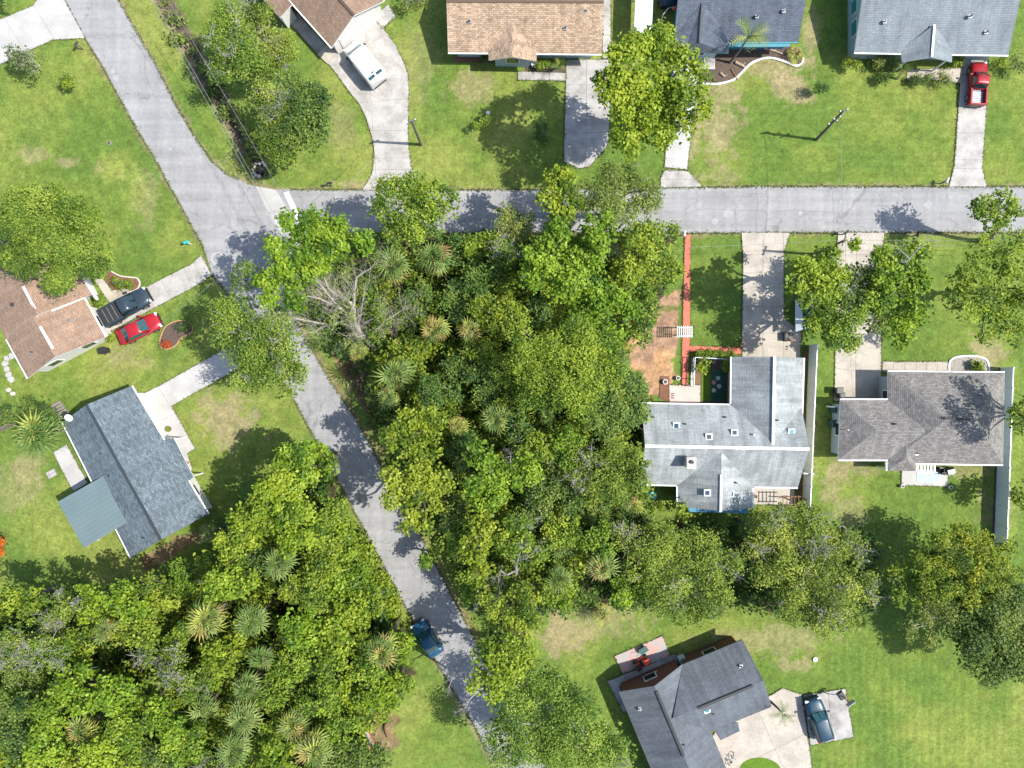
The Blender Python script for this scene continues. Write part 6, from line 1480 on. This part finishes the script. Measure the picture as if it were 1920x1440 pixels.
for k, (x, y) in enumerate(((22, 668), (13, 672), (10, 682), (13, 692), (17, 702), (21, 711))):
    top(MB().prism(wp(disc(x, y, 6, 8, .25, k)), -.02, .06).build('stepping_stone', 'concrete_white'), ['topmost', 'second', 'third', 'fourth', 'fifth', 'lowest'][k] + ' white slab of the curved row left of the rusty brown roof', 'stepping stone', 'white stepping slabs')
for k, (x, y, lb) in enumerate(((17, 731, 'upper white rock on the lawn at the left edge'), (25, 738, 'lower white rock on the lawn at the left edge'))):
    p = W(x, y); top(MB().loft([[(p.x + q * math.cos(a), p.y + q * .8 * math.sin(a), z) for a in [i * .785 for i in range(8)]] for q, z in ((.26, 0), (.28, .14), (.16, .26))]).build('rock', 'stone_pale'), lb, 'rock', 'white rocks on the lawn')
# logs and driftwood in the front bed
mat('driftwood', (.42, .34, .26), (.3, .22, .16), 4, .9, .2, .4)
for pts, rr, lb in (([(1378, 118), (1390, 124), (1396, 128)], .15, 'pale driftwood log beside the winding white edging'), ([(1432, 92), (1450, 96), (1466, 102)], .10, 'long pale branch lying in the dark front bed'), ([(1325, 148), (1335, 150), (1345, 156)], .09, 'thin brown log at the lower end of the dark front bed'), ([(1350, 138), (1358, 145)], .12, 'short tan log in the dark front bed'), ([(1370, 130), (1382, 150)], .07, 'dark stick crossing the edging of the front bed'),
                    ([(726, 1350), (724, 1365), (729, 1382)], .2, 'orange-brown log on the bare ground beside the wood'), ([(712, 1092), (722, 1112), (730, 1130)], .16, 'red-brown log along the street edge of the wood')):
    P_ = [W(x, y) + Vector((0, 0, rr + .04)) for x, y in pts]; b0 = P_[0].copy(); b0.z = 0
    lo = top(empty('log', b0), lb, 'log'); MB().tube([p - b0 for p in P_], [rr, rr * .9, rr * .6][:len(P_)], 8).build('stem', 'driftwood' if 'pale' in lb or 'tan' in lb else 'brown_wood', lo)
    m_ = P_[len(P_) // 2] - b0; MB().tube([m_, m_ + Vector((rr * 2.2, rr * 1.5, rr * .8))], [rr * .4, rr * .2], 6).build('stub', 'driftwood', lo)
# play ramp by the wood
r = top(empty('play_ramp', W(690, 1378), -1.05), 'grey ramp with orange edges on bare ground beside the wood', 'ramp')
MB().add([(-1.4, -.3, .05), (1.2, -.3, .5), (1.2, .3, .5), (-1.4, .3, .05), (-1.4, -.3, 0), (1.2, -.3, .42), (1.2, .3, .42), (-1.4, .3, 0)], [(0, 1, 2, 3), (7, 6, 5, 4), (0, 4, 5, 1), (1, 5, 6, 2), (2, 6, 7, 3), (3, 7, 4, 0)]).build('board', 'concrete_grey', r)
for s_ in (-1, 1): MB().tube([(-1.4, s_ * .33, .1), (1.2, s_ * .33, .55)], .04, 5).build('edge_rail', 'orange_red', r)
for x in (.3, 1.0): MB().box((x, 0, .2), (.08, .5, .4 if x > .5 else .3)).build('support', 'brown_wood', r)
# stones ringing the ditch end
dr = top(empty('culvert_end', W(488, 318)), 'dark culvert mouth ringed with grey stones at the ditch end', 'culvert')
MB().cyl((0, 0, -.35), .42, .32, 16).build('pipe_mouth', 'vent_dark', dr)
for k in range(9):
    a = math.pi * (.55 + k * .15); q = .75 + .08 * math.sin(k * 3)
    MB().loft([[(q * math.cos(a) + s0 * math.cos(b), -q * math.sin(a) * .9 * -1 * -1 + s0 * math.sin(b), z) for b in [i * 1.0472 for i in range(6)]] for s0, z in ((.17, -.12), (.18, .06), (.1, .14))]).build('stone', 'stone_pale', dr)
# garden hose arch beside the blue-grey house
r = top(empty('lamp_post', W(1231, 60)), 'tall curved grey lamp post beside the carport', 'lamp post')
MB().tube([(0, 0, 0), (0, 0, 2.0), (.15, .5, 2.5), (.6, 1.0, 2.7), (1.2, 1.15, 2.6)], .05, 6).build('post', 'metal_grey', r)
MB().cyl((1.25, 1.15, 2.4), .2, .2, 12, r2=.1).build('lamp_head', 'orange_red', r)
